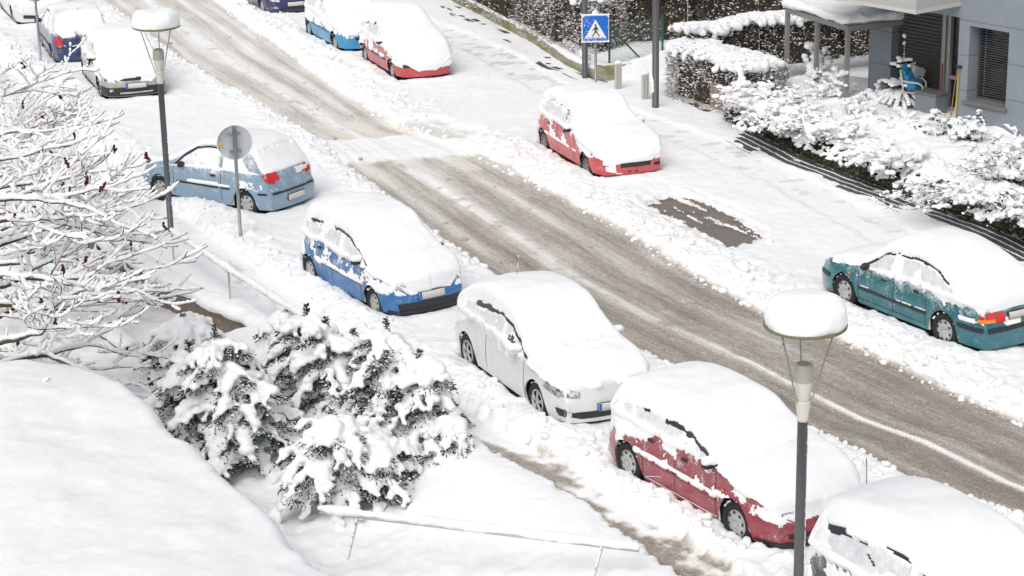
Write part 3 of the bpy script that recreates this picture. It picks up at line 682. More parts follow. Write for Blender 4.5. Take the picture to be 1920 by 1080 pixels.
# 2 white coupe-like hatchback
B6 = Body(4.29, 1.76, [(-.3,.9),(0,.98),(.15,1.12),(.65,1.32),(1.2,1.42),(1.9,1.44),(2.35,1.38),(2.75,1.18),(3.15,.98),(3.6,.92),(4.05,.80),(4.29,.70),(4.6,.6)],
          [(0,1.02),(1.0,.98),(2.8,.88),(4.29,.70)], .75, 3.36, .315, .28, bow=(.12,.2), plan=.8)
M_WHITEPAINT = frosted('paint_white', (.70, .71, .715), .3, .2, 1.2, .10)
make_car('white6', 'hatchback', 'white three-door hatchback with spoked wheels and dark mirror edge, plain white doors', B6, M_WHITEPAINT, 11,
  [('side_window', 'side', window(B6, .85, 3.0), M_GLASS), ('windshield', 'top', [(2.42,-.58),(3.18,-.68),(3.18,.68),(2.42,.58)], M_GLASS),
   ('grille', 'front', [(-.52,.27),(.52,.27),(.62,.38),(-.62,.38)], M_DARK, .01), ('fog_lamp_surround', 'side', [(3.98,.30),(4.12,.30),(4.14,.42),(3.92,.42)], M_DARK, .01),
   ('fog_lamp_surround', 'front', [(-.80,.34),(-.52,.27),(-.50,.33),(-.80,.43)], M_DARK, .01), ('fog_lamp_surround', 'front', [(.80,.34),(.80,.43),(.50,.33),(.52,.27)], M_DARK, .01),
   ('fog_lamp', 'front', [(-.74,.33),(-.66,.32),(-.66,.39),(-.74,.40)], M_LAMPGLASS, .02),
   ('headlight', 'side', [(3.62,.68),(4.0,.58),(4.06,.68),(3.75,.80)], M_LAMPGLASS, .01), ('headlight', 'front', [(-.82,.62),(-.52,.58),(-.50,.68),(-.80,.74)], M_LAMPGLASS, .01), ('headlight', 'front', [(.82,.62),(.80,.74),(.50,.68),(.52,.58)], M_LAMPGLASS, .01)] + seams((1.55, 2.95), .30, .92) + plate_('front', 0, .43, s=-1),
  dict(sm=7, tx=[0,.2,.6,1.3,2.25,2.36,2.46,2.8,3.12,3.2,3.6,4.29], tt=[.06,.12,.16,.19,.18,.16,.11,.09,.08,.11,.11,.05], bz=([.2,.6,.8,.95,1.1],[-1.2,-.9,-.35,.05,.5]), win=.7, front=.1, rear=.8, st=.03,
       gap=[(.95,1.75,.16,.05,-1.9),(1.7,3.1,.14,.028,-1.7)], fz=.70,
       strokes=[((1.1,1.04),(2.9,.97),.06,.5),((.1,.8),(.5,1.0),.3,.8),((3.1,.9),(3.9,.82),.1,.5)],
       ends=[((-.8,.62),(.8,.62),.10,.55),((-.7,.38),(.7,.38),.17,-1.3)], slits=[((3.12,-.5),(3.17,.1),.012),((3.17,.1),(3.12,.6),.025)]), hub='alloy', antenna=(.9, -.1), mirrors='paint', mx=2.72)

# 3 dark red hatchback
B7 = Body(4.08, 1.70, [(-.3,.95),(0,1.0),(.12,1.14),(.30,1.31),(.8,1.38),(1.8,1.39),(2.15,1.34),(2.55,1.19),(3.0,1.02),(3.4,.98),(3.85,.86),(4.08,.72),(4.4,.6)],
          [(0,1.02),(1.5,.98),(3.0,.92),(4.08,.72)], .66, 3.20, .31, .24, bow=(.1,.16))
make_car('red7', 'hatchback', 'dark red tall hatchback half buried in snow behind the front street lamp', B7, frosted('paint_dark_red', RED7, .33, .5, 1.3, .14), 23,
  [('side_window', 'side', window(B7, .35, 2.9), M_GLASS), ('windshield', 'top', [(2.3,-.58),(3.05,-.66),(3.05,.66),(2.3,.58)], M_GLASS),
   ('side_moulding', 'side', strip(1.05, 2.8, .56, .52, .03), mat('red_trim', (.28, .035, .045), .4), .012), ('sill_strip', 'side', strip(1.05, 2.8, .27, .27, .012), M_SNOW, .012),
   ('door_handle', 'side', strip(1.2, 1.34, .87, .87, .05), M_DARK, .02), ('door_handle', 'side', strip(2.0, 2.14, .85, .85, .05), M_DARK, .02),
   ('grille', 'front', [(-.55,.32),(.55,.32),(.58,.39),(-.58,.39)], M_DARK, .012), ('bumper_spoiler', 'front', [(-.80,.20),(.80,.20),(.80,.28),(-.80,.28)], M_DARK, .015), ('bumper_spoiler', 'side', [(3.62,.20),(3.98,.20),(3.98,.28),(3.62,.28)], M_DARK, .015),
   ('headlight', 'front', [(.45,.62),(.78,.64),(.74,.76),(.46,.72)], M_LAMPGLASS, .01), ('headlight', 'front', [(-.45,.62),(-.46,.72),(-.74,.76),(-.78,.64)], M_LAMPGLASS, .01),
   ('indicator', 'side', [(3.78,.66),(3.9,.65),(3.9,.74),(3.8,.76)], M_ORANGE, .01), ('indicator', 'side', strip(2.93, 2.99, .72, .72, .03), M_ORANGE, .02)] + seams((1.08, 1.85, 2.78), .3, .92) + plate_('front', .12, .47, eu=False),
  dict(sm=8, tx=[0,.2,.5,1.2,2.15,2.28,2.38,2.8,3.02,3.2,3.6,4.08], tt=[.08,.14,.19,.21,.21,.19,.15,.14,.13,.16,.15,.07], bz=([.2,.50,.60,.75,.95,1.1],[-1.3,-1.2,-.05,-.42,-.02,.5]), win=.8, front=.10, rear=1.0, st=.035,
       gap=[(.42,1.15,.15,.05,-1.9),(1.45,2.1,.16,.06,-1.9),(2.0,2.75,.14,.035,-1.8)], fz=.58,
       strokes=[((.9,.62),(2.75,.58),.055,.9),((.0,.9),(.9,1.0),.38,1.0),((.85,1.02),(1.7,.98),.16,.4),((.05,.62),(.35,.70),.10,-.9),((2.9,.85),(3.7,.75),.15,.3)],
       ends=[((-.75,.55),(.75,.55),.08,.6),((-.8,.3),(.8,.3),.12,-1.3),((-.2,.47),(.4,.47),.08,-1.4)], slits=[((3.02,.0),(2.98,.45),.018)]), mx=2.7)

# 4 light blue hatchback, tail towards us
B4 = Body(3.84, 1.66, [(-.3,.85),(0,.92),(.10,1.0),(.28,1.16),(.50,1.36),(.9,1.44),(1.6,1.46),(2.0,1.42),(2.35,1.24),(2.8,.98),(3.2,.92),(3.6,.80),(3.84,.70),(4.2,.6)],
          [(0,.94),(1.0,.93),(2.6,.86),(3.84,.70)], .70, 3.16, .29, .26, bow=(.12,.16), rec=([(0,.04),(.28,0),(.55,0),(.60,.06),(.92,.12),(1.6,.14)], [(0,.06),(.28,0),(.52,0),(.6,.05),(.75,.10),(1.6,.16)]))
make_car('light4', 'hatchback', 'pale blue hatchback with its tail and blank plate towards the road crossing', B4, frosted('paint_pale_blue', LBLUE, .35, .45, 1.15, .20), 31,
  [('side_window', 'side', [(1.42,.96),(2.62,.91),(2.42,1.08),(2.08,1.28),(1.75,1.345),(1.42,1.35)], frosted('glass_iced', (.03,.035,.038), .15, .2, 1.5, .62)), ('side_window', 'side', [(.62,1.0),(1.34,.97),(1.34,1.33),(.92,1.31)], frosted('glass_iced_rear', (.03,.035,.038), .15, .2, 1.5, .72)),
   ('window_frame', 'side', [(2.64,.90),(2.70,.90),(2.44,1.13),(2.10,1.325),(1.76,1.385),(1.30,1.39),(1.30,1.36),(1.76,1.355),(2.08,1.295),(2.41,1.10)], M_DARK, .012),
   ('side_moulding', 'side', strip(1.42, 2.62, .56, .55, .04), M_DARK, .012), ('side_moulding', 'side', strip(1.12, 1.36, .57, .56, .04), M_DARK, .012), ('door_handle', 'side', strip(1.5, 1.64, .80, .80, .045), M_DARK, .02),
   ('bumper_strip', 'rear', [(-.66,.53),(.66,.53),(.66,.57),(-.66,.57)], M_DARK, .015), ('bumper_strip', 'side', strip(.16,.36,.55,.55,.04), M_DARK, .015),
   ('tail_light', 'rear', [(.50,.74),(.69,.78),(.69,.97),(.58,.97)], M_RED, .02), ('tail_light', 'rear', [(-.50,.74),(-.58,.97),(-.69,.97),(-.69,.78)], M_RED, .02),
   ('tail_light', 'side', [(.12,.80),(.20,.80),(.30,.95),(.16,.97)], M_RED, .014),
   ('headlight', 'side', [(3.50,.62),(3.7,.58),(3.72,.7),(3.52,.76)], M_LAMPGLASS, .01)] + seams((1.36, 2.70), .28, .88) + plate_('rear', 0, .40, eu=False),
  dict(tx=[0,.12,.3,.55,1.2,2.0,2.4,2.8,3.2,3.5,3.84], tt=[.03,.04,.05,.09,.10,.08,.07,.07,.06,.01,-.01], bz=([.2,.5,.6,.85,1.1],[-1.4,-.9,-.38,-.25,-.5]), win=-.5, front=-.2, rear=.28, st=.016, sm=4,
       strokes=[((1.42,.62),(2.3,.60),.05,1.1),((1.14,.62),(1.36,.62),.05,1.1),((1.4,.93),(2.6,.89),.03,.9),((.35,.68),(.75,.72),.14,.75),((1.5,.86),(1.62,.86),.04,.9)],
       ends=[((-.66,.61),(.66,.61),.035,1.1),((-.6,.88),(-.1,.80),.1,.3),((0,.40),(0,.40),.4,-1.3)], end='rear', slits=[((.52,-.5),(.50,.5),.012)]), mx=2.42, mirror_snow=False)

# 5 teal saloon on the far side, tail towards us
BT = Body(4.45, 1.70, [(-.3,.95),(0,1.0),(.15,1.04),(.55,1.08),(.80,1.16),(1.25,1.36),(1.65,1.44),(2.3,1.44),(2.65,1.36),(3.0,1.14),(3.25,.99),(3.7,.93),(4.25,.80),(4.45,.70),(4.8,.6)],
          [(0,.92),(1.5,.92),(3.1,.86),(4.45,.70)], 1.00, 3.61, .305, .30, bow=(.08,.12))
make_car('teal', 'saloon_car', 'teal saloon with orange and red tail lamps and powder snow below its windows', BT, frosted('paint_teal', TEAL, .25, .55, 1.02, .24, coat=.9), 47,
  [('side_window', 'side', window(BT, 1.0, 3.05), M_GLASS), ('windshield', 'top', [(2.72,-.56),(3.24,-.64),(3.24,.64),(2.72,.56)], M_GLASS), ('rear_window', 'top', [(.72,-.58),(1.30,-.52),(1.30,.52),(.72,.58)], M_GLASS),
   ('side_moulding', 'side', strip(1.42, 3.18, .50, .50, .055), M_DARK, .012), ('bumper_strip', 'side', strip(.12, .66, .53, .53, .08), M_DARK, .012), ('bumper_strip', 'rear', [(-.72,.49),(.72,.49),(.72,.57),(-.72,.57)], M_DARK, .015), ('bumper_strip', 'side', strip(3.98, 4.34, .52, .52, .08), M_DARK, .012),
   ('tail_light', 'rear', [(.34,.64),(.52,.64),(.52,.82),(.34,.82)], M_RED, .02), ('tail_light', 'rear', [(-.34,.64),(-.34,.82),(-.52,.82),(-.52,.64)], M_RED, .02),
   ('tail_light', 'rear', [(.54,.64),(.78,.65),(.76,.82),(.54,.82)], M_RED, .02), ('tail_light', 'rear', [(-.54,.64),(-.54,.82),(-.76,.82),(-.78,.65)], M_RED, .02),
   ('indicator', 'rear', [(.54,.645),(.78,.655),(.78,.715),(.54,.715)], M_ORANGE, .028), ('indicator', 'rear', [(-.54,.645),(-.54,.715),(-.78,.715),(-.78,.655)], M_ORANGE, .028),
   ('tail_light', 'side', [(.10,.66),(.20,.66),(.22,.81),(.12,.82)], M_RED, .014),
   ('door_handle', 'side', strip(1.62, 1.76, .82, .82, .045), M_DARK, .02), ('door_handle', 'side', strip(2.45, 2.59, .80, .80, .045), M_DARK, .02), ('indicator', 'side', strip(3.40, 3.46, .70, .70, .03), M_ORANGE, .015)] + seams((2.28, 3.2, 1.45), .26, .86) + [('door_seam', 'side', strip(1.4, 3.2, .30, .30, .01), M_DARK, .004)] + plate_('rear', 0, .73, eu=False),
  dict(tx=[0,.15,.6,.9,1.3,1.7,2.4,2.7,3.1,3.6,4.45], tt=[.05,.09,.14,.15,.15,.16,.15,.08,.05,.05,.02], bz=([.2,.55,.70,.80,.92,1.05],[-1.6,-1.1,-.75,-.28,.05,.5]), win=.7, front=-.35, rear=.18, st=.018,
       gap=[(1.0,3.12,.13,.026,-1.7)],
       strokes=[((1.45,.535),(3.15,.535),.02,1.3),((.15,.64),(.6,.66),.07,1.2),((.1,.9),(1.2,.92),.12,.4),((3.3,.86),(4.3,.72),.2,-.25)],
       ends=[((-.72,.605),(.72,.605),.04,1.6),((-.7,.73),(.7,.73),.13,-2.0),((-.7,.35),(.7,.35),.14,-1.2)], end='rear', slits=[((3.22,-.45),(3.24,.2),.015)]), mx=2.98, mirror_snow=False)

# 6 red hatchback of the far side, middle
B12 = Body(4.02, 1.66, [(-.3,.9),(0,.96),(.12,1.10),(.40,1.30),(.75,1.40),(1.7,1.42),(2.05,1.36),(2.45,1.12),(2.8,.94),(3.2,.88),(3.75,.74),(4.02,.58),(4.3,.5)],
           [(0,.95),(1.5,.92),(2.8,.84),(4.02,.62)], .70, 3.22, .275, .28, bow=(.1,.14))
make_car('red12', 'hatchback', 'bright red hatchback with steel wheels, snow hanging over its nose', B12, frosted('paint_red', RED12, .3, .5, 1.15, .16), 59,
  [('side_window', 'side', window(B12, .7, 2.7), M_GLASS), ('windshield', 'top', [(2.1,-.54),(2.8,-.62),(2.8,.62),(2.1,.54)], M_GLASS),
   ('grille', 'front', [(-.30,.36),(.42,.36),(.44,.46),(-.30,.46)], M_DARK, .012), ('bumper_spoiler', 'front', [(-.74,.18),(.74,.18),(.74,.24),(-.74,.24)], M_DARK, .0), ('fog_lamp', 'front', [(.52,.33),(.68,.33),(.68,.40),(.52,.40)], M_DARK, .01),
   ('door_handle', 'side', strip(1.05, 1.17, .80, .80, .05), M_DARK, .02), ('door_handle', 'side', strip(1.95, 2.07, .80, .80, .05), M_DARK, .02)] + seams((1.6, 2.6), .28, .86),
  dict(sm=6, tx=[0,.2,.5,1.2,1.95,2.02,2.12,2.6,3.2,3.7,4.02], tt=[.06,.10,.14,.16,.16,.15,.09,.10,.14,.16,.13], bz=([.2,.45,.55,.75,.85,.95],[-1.4,-1.0,.0,-.15,.0,.5]), win=.8, front=-.25, rear=.6, st=.03,
       gap=[(.9,2.3,.12,.018,-1.3)], fz=.55,
       strokes=[((.9,.55),(2.7,.50),.04,.7),((.0,.8),(.4,.9),.25,.5),((2.7,.8),(3.6,.6),.15,.45)],
       ends=[((-.70,.5),(.75,.52),.09,1.4),((-.52,.35),(-.40,.22),.15,1.6),((-.25,.40),(.50,.41),.055,-1.8),((-.2,.26),(.8,.26),.07,-1.3)]), hub='steel', mx=2.42)

# 7 buried red car further up the far side
B11 = Body(3.85, 1.62, [(-.3,.9),(0,.96),(.12,1.12),(.35,1.32),(.75,1.40),(1.7,1.42),(2.0,1.36),(2.4,1.14),(2.75,.96),(3.2,.88),(3.6,.76),(3.85,.62),(4.2,.5)],
           [(0,.95),(1.5,.92),(2.7,.84),(3.85,.62)], .62, 3.08, .275, .26, bow=(.1,.2))
make_car('red11', 'hatchback', 'red car buried under one smooth egg of snow with only a red bumper edge bare', B11, frosted('paint_faded_red', (.48,.055,.06), .35, .5, 1.15, .12), 67,
  [('side_window', 'side', [(.6,.98),(2.6,.92),(2.3,1.12),(1.95,1.30),(.9,1.32)], M_GLASS), ('headlight', 'front', [(-.74,.46),(-.50,.46),(-.50,.58),(-.74,.58)], M_DARK, .01), ('headlight', 'front', [(.50,.46),(.74,.46),(.74,.58),(.50,.58)], M_DARK, .01),
   ('side_moulding', 'side', strip(1.0, 2.6, .52, .50, .04), M_DARK, .012)] + seams((1.5, 2.55), .28, .84),
  dict(tx=[0,.2,.5,1.2,1.95,2.4,2.9,3.4,3.85], tt=[.14,.26,.33,.36,.36,.36,.38,.36,.28], bz=([.2,.46,.56,.75,.85],[-1.4,-1.0,.1,.15,.5]), win=.9, fz=.46, front=.25, rear=1.0, st=.05, sm=40, edge=.82,
       strokes=[((.65,1.15),(.85,1.22),.06,-2.),((1.3,1.25),(1.5,1.30),.05,-2.),((.9,1.2),(1.3,1.0),.04,-.6),((0,.8),(.5,.9),.4,.8),((1.6,.75),(2.5,.7),.10,-.6)],
       ends=[((-.40,.5),(.75,.5),.12,2.),((-.8,.28),(.8,.28),.10,-2.2),((-.72,.45),(-.55,.45),.14,-2.)]), mx=2.36, hub='cap')

# 8 sky blue hatchback
B10 = Body(3.83, 1.65, [(-.3,.9),(0,.96),(.12,1.14),(.35,1.34),(.75,1.42),(1.6,1.44),(1.9,1.38),(2.3,1.18),(2.75,.97),(3.2,.88),(3.6,.76),(3.83,.64),(4.2,.5)],
           [(0,.95),(1.5,.92),(2.7,.84),(3.83,.64)], .60, 3.04, .285, .26, bow=(.1,.18))
make_car('sky10', 'hatchback', 'sky blue hatchback with a dark rim round its snowy windshield', B10, frosted('paint_sky_blue', SKY, .3, .3, 1.0, .12), 71,
  [('side_window', 'side', [(.6,.98),(2.6,.92),(2.3,1.12),(1.95,1.30),(.9,1.32)], M_GLASS), ('windshield', 'top', [(1.98,-.56),(2.75,-.64),(2.75,.64),(1.98,.56)], M_GLASS), ('windshield_seal', 'top', [(1.90,-.58),(1.98,-.57),(1.98,.57),(1.90,.58)], M_DARK, .014),
   ('grille', 'front', [(-.42,.46),(.42,.46),(.42,.53),(-.42,.53)], M_DARK, .01), ('side_moulding', 'side', strip(.95, 2.6, .55, .53, .05), mat('blue_trim', (.03,.16,.30), .5), .012),
   ('headlight', 'front', [(-.72,.52),(-.46,.50),(-.44,.62),(-.70,.70)], M_LAMPGLASS, .01), ('headlight', 'front', [(.72,.52),(.70,.70),(.44,.62),(.46,.50)], M_LAMPGLASS, .01)] + seams((1.5, 2.55), .28, .84),
  dict(tx=[0,.2,.5,1.2,1.80,1.92,2.02,2.2,2.75,3.2,3.83], tt=[.10,.18,.22,.24,.22,.10,.02,.05,.07,.09,.04], bz=([.2,.54,.58,.75,.85],[-1.4,-1.2,.35,.5,.7]), win=.9, fz=.66, front=-.45, rear=1.0, st=.03, sm=6,
       strokes=[((2.9,.7),(3.5,.6),.12,-.5)], ends=[((-.7,.62),(.7,.60),.04,.6)], slits=[((1.94,-.52),(1.94,.52),.05)]), mirrors=None)

# 9 navy hatchback cut by the top edge
B9 = Body(4.15, 1.71, [(-.3,.9),(0,.96),(.12,1.14),(.35,1.34),(.85,1.43),(1.8,1.45),(2.2,1.38),(2.6,1.18),(3.05,.98),(3.5,.92),(3.9,.82),(4.15,.70),(4.5,.5)],
          [(0,.95),(1.5,.92),(2.9,.86),(4.15,.68)], .70, 3.22, .30, .26, bow=(.1,.18))
make_car('navy9', 'hatchback', 'dark navy car at the top edge with its snowy plate and round lamps showing', B9, frosted('paint_navy', NAVY, .3, .6, 1.3, .14), 83,
  [('side_window', 'side', [(.6,.98),(2.85,.92),(2.5,1.16),(2.1,1.33),(.9,1.34)], M_GLASS), ('windshield', 'top', [(2.25,-.56),(3.02,-.64),(3.02,.64),(2.25,.56)], M_GLASS),
   ('grille', 'front', [(-.50,.28),(.50,.28),(.50,.36),(-.50,.36)], M_DARK, .01), ('fog_lamp', 'front', [(-.68,.34),(-.54,.34),(-.54,.40),(-.68,.40)], M_LAMPGLASS, .015), ('fog_lamp', 'front', [(.54,.34),(.68,.34),(.68,.40),(.54,.40)], M_LAMPGLASS, .015),
   ('headlight', 'front', [(-.76,.56),(-.50,.54),(-.48,.68),(-.72,.74)], M_LAMPGLASS, .01), ('headlight', 'front', [(.76,.56),(.72,.74),(.48,.68),(.50,.54)], M_LAMPGLASS, .01)] + seams((1.6, 2.8), .28, .84) + plate_('front', 0, .45, eu=False),
  dict(tx=[0,.2,.5,1.2,2.1,2.5,3.0,3.6,4.15], tt=[.06,.12,.16,.18,.16,.12,.10,.10,.04], bz=([.2,.6,.75,.85],[-1.4,-1.0,-.5,.3]), win=.9, fz=.72, front=-.3, rear=1.0, st=.02, ends=[((-.4,.53),(.4,.53),.035,1.2)]), mirrors=None)

# 10 silver-white hatchback behind the bare tree
B3 = Body(3.95, 1.69, [(-.3,.92),(0,1.0),(.12,1.18),(.32,1.34),(.8,1.42),(1.7,1.44),(2.1,1.38),(2.5,1.2),(2.95,1.0),(3.35,.94),(3.75,.84),(3.95,.74),(4.3,.6)],
          [(0,.98),(1.5,.95),(2.9,.90),(3.95,.72)], .62, 3.12, .30, .22, bow=(.1,.16))
M_SILVER = frosted('paint_silver', (.33, .33, .31), .35, .2, 1.2, .22)
make_car('silver3', 'hatchback', 'silver hatchback with black front bumper and frosted plate behind the left street lamp', B3, M_SILVER, 91,
  [('side_window', 'side', window(B3, .35, 2.85), M_GLASS), ('windshield', 'top', [(2.2,-.56),(2.95,-.64),(2.95,.64),(2.2,.56)], M_GLASS),
   ('bumper', 'front', [(-.84,.22),(.84,.22),(.84,.44),(-.84,.44)], M_DARK, .012), ('bumper', 'side', [(3.42,.24),(3.88,.22),(3.88,.44),(3.46,.46)], M_DARK, .012), ('bumper_trim', 'front', [(-.42,.28),(.42,.28),(.42,.32),(-.42,.32)], M_HUB, .03),
   ('fog_lamp', 'front', [(-.68,.34),(-.58,.34),(-.58,.41),(-.68,.41)], M_LAMPGLASS, .03), ('fog_lamp', 'front', [(.58,.34),(.68,.34),(.68,.41),(.58,.41)], M_LAMPGLASS, .03),
   ('grille', 'front', [(-.40,.60),(.40,.60),(.42,.68),(-.42,.68)], M_DARK, .012), ('headlight', 'front', [(-.80,.60),(-.50,.58),(-.48,.70),(-.76,.78)], M_LAMPGLASS, .01), ('headlight', 'front', [(.80,.60),(.76,.78),(.48,.70),(.50,.58)], M_LAMPGLASS, .01)] + seams((1.55, 2.78), .3, .9) + plate_('front', 0, .47, s=-1),
  dict(sm=6, tx=[0,.2,.5,1.2,2.0,2.14,2.24,2.6,3.0,3.4,3.95], tt=[.05,.09,.12,.13,.12,.10,.05,.04,.06,.07,.03], bz=([.2,.55,.70,.9,1.05],[-1.3,-.7,-.15,.05,.4]), win=.5, fz=.66, front=.1, rear=.6, st=.02, gap=[(.4,.9,.14,.03,-1.3),(2.2,2.8,.13,.03,-1.5)], strokes=[((.8,.75),(2.6,.8),.15,-.15)], ends=[((-.8,.33),(.8,.33),.16,-1.6),((0,.47),(0,.47),.3,-.6),((-.7,.62),(.7,.62),.05,.3)], slits=[((2.92,-.5),(2.96,-.2),.02),((2.96,.1),(2.92,.6),.014)]), mx=2.55, mirror_snow=True)

# 11 navy estate-like hatchback seen from behind
B2 = Body(3.98, 1.66, [(-.3,.92),(0,.98),(.10,1.12),(.30,1.34),(.50,1.42),(1.6,1.46),(2.1,1.40),(2.5,1.20),(2.9,.98),(3.4,.92),(3.8,.80),(3.98,.70),(4.3,.6)],
          [(0,.93),(1.5,.92),(2.9,.86),(3.98,.70)], .72, 3.22, .29, .24, bow=(.06,.14))
make_car('navy2', 'hatchback', 'navy hatchback seen from behind with thin frost on its rear window', B2, frosted('paint_dark_blue', (.012,.03,.12), .3, .75, 1.05, .42), 97,
  [('side_window', 'side', [(1.5,.98),(2.75,.93),(2.45,1.14),(2.05,1.33),(1.5,1.36)], frosted('glass_frosted', (.03,.035,.038), .15, .2, 1.5, .60)), ('side_window', 'side', [(.5,1.0),(1.42,.98),(1.42,1.35),(.72,1.33)], frosted('glass_frosted_back', (.03,.035,.038), .15, .2, 1.5, .66)),
   ('window_frame', 'side', [(2.78,.92),(2.83,.92),(2.50,1.17),(2.08,1.37),(1.46,1.40),(1.46,1.375),(2.06,1.345),(2.46,1.15)], M_DARK, .014),
   ('tail_light', 'rear', [(.56,.62),(.76,.62),(.74,.86),(.60,.86)], M_RED, .014), ('tail_light', 'rear', [(-.56,.62),(-.60,.86),(-.74,.86),(-.76,.62)], M_RED, .014),
   ('bumper_strip', 'rear', [(-.72,.56),(.72,.56),(.72,.60),(-.72,.60)], M_DARK, .014), ('side_moulding', 'side', strip(.95, 2.9, .52, .52, .05), M_DARK, .012)] + seams((1.46, 2.85), .28, .86),
  dict(tx=[0,.12,.3,.55,1.2,2.0,2.4,2.9,3.4,3.98], tt=[.02,.02,.03,.07,.08,.07,.06,.07,.07,.03], bz=([.2,.5,.7,.9],[-1.5,-1.1,-.7,-.45]), win=-.2, front=.2, rear=.0, st=.015, sm=5,
       ends=[((-.7,.63),(.7,.63),.04,1.4),((-.6,.98),(.6,.98),.10,.75)], end='rear'), antenna=(.6, .0), mx=2.72, mirror_snow=False, cat='car')

# 12 white car in the top left corner
B1 = Body(4.1, 1.72, [(-.3,.9),(0,.96),(.12,1.14),(.35,1.34),(.85,1.43),(1.8,1.45),(2.2,1.38),(2.6,1.18),(3.05,.98),(3.5,.92),(3.85,.82),(4.1,.68),(4.5,.5)],
          [(0,.95),(1.5,.92),(2.9,.86),(4.1,.68)], .70, 3.25, .30, .26, bow=(.1,.18))
make_car('white1', 'hatchback', 'white car in the top left corner with a black slot grille', B1, M_WHITEPAINT, 101,
  [('side_window', 'side', [(.6,.98),(2.85,.92),(2.5,1.16),(2.1,1.33),(.9,1.34)], M_GLASS), ('windshield', 'top', [(2.25,-.56),(3.02,-.64),(3.02,.64),(2.25,.56)], M_GLASS),
   ('grille', 'front', [(-.62,.32),(-.14,.30),(-.14,.40),(-.62,.43)], M_DARK, .012), ('grille', 'front', [(.14,.30),(.62,.32),(.62,.43),(.14,.40)], M_DARK, .012)] + seams((1.6, 2.8), .28, .84),
  dict(tx=[0,.2,.5,1.2,2.1,2.5,3.0,3.6,4.1], tt=[.06,.12,.16,.18,.16,.12,.10,.12,.08], bz=([.2,.5,.7,.85],[-1.4,-.8,.0,.4]), win=.9, front=.35, rear=1.0, st=.025, ends=[((-.7,.36),(.7,.36),.09,-1.6)]), mirrors=None)

# 13 white-covered car in the near right corner
B8 = Body(4.2, 1.72, [(-.3,.95),(0,1.0),(.12,1.22),(.32,1.44),(.8,1.52),(1.8,1.54),(2.2,1.48),(2.6,1.26),(3.05,1.02),(3.45,.95),(3.9,.84),(4.2,.70),(4.5,.6)],
          [(0,1.0),(1.5,.96),(3.0,.90),(4.2,.72)], .68, 3.28, .31, .26, bow=(.1,.16))
make_car('white8', 'hatchback', 'grey car in the near right corner almost wholly hidden by snow, dark window edges showing', B8, frosted('paint_grey', (.06,.075,.08), .3, .4, 1.2, .2), 113,
  [('side_window', 'side', window(B8, .40, 2.95), M_GLASS), ('windshield', 'top', [(2.3,-.58),(3.05,-.66),(3.05,.66),(2.3,.58)], M_GLASS)] + seams((1.6, 2.8), .3, .9),
  dict(tx=[0,.2,.5,1.2,2.1,2.4,2.8,3.2,3.6,4.2], tt=[.08,.16,.22,.25,.24,.21,.18,.17,.16,.07], bz=([.2,.5,.62,.75,.95,1.1],[-1.0,-.6,-.28,-.15,.35,.5]), win=.8, front=.3, rear=1.0, st=.035,
       gap=[(.42,.80,.16,.07,-1.9),(.75,1.2,.20,.03,-1.5),(1.45,2.0,.14,.035,-1.6),(2.1,2.45,.17,.06,-1.9),(2.4,2.9,.13,.02,-1.3)],
       strokes=[((1.22,1.22),(1.36,1.14),.03,-1.3),((.2,.75),(.5,.8),.22,-.15)]), antenna=(.35, .03), mirrors=None)

# ------------------------------------------------------------------ lamps, signs, posts, rails
M_POST = mat('anthracite_paint', (.085, .092, .098), .45)
M_STEEL = mat('galvanised_steel', (.30, .315, .32), .45, .5); L(M_STEEL, ramp(M_STEEL, noise(M_STEEL, 6, 3), [(.3, (.22,.235,.24)), (.7, (.36,.375,.38))]), bsdf(M_STEEL).inputs['Base Color'])
M_SIGNBACK = mat('sign_back', (.42, .44, .45), .5, .2); L(M_SIGNBACK, ramp(M_SIGNBACK, noise(M_SIGNBACK, 3, 3, .6, stretch=(1, 1, .4)), [(.35, (.36,.375,.38)), (.65, (.56,.58,.59))]), bsdf(M_SIGNBACK).inputs['Base Color'])
M_PALE = mat('pale_painted_metal', (.50, .48, .43), .5)
M_OPAL = mat('opal_glass', (.62, .60, .54), .3, spec=.5); M_OPALTOP = mat('opal_glass_top', (.36, .345, .30), .35)
M_ROD = mat('lamp_rod', (.30, .28, .24), .4, .5); M_MOSS = mat('mossy_rim', (.17, .17, .09), .8)

def snow_side(name, x, y, z0, z1, r, ang, parent, n=60, s=1.):
    """snow plastered on the windward side of a post"""
    C_, S_ = [], []
    for q in range(n):
        a = ang + random.uniform(-.45, .45); z = random.uniform(z0, z1)
        C_.append((x+math.cos(a)*r, y+math.sin(a)*r, z)); S_.append((.010*s, .010*s, random.uniform(.012, .035)*s))
    o = link(name, blobs_mesh(name, C_, S_), M_SNOWTREE, parent); return o

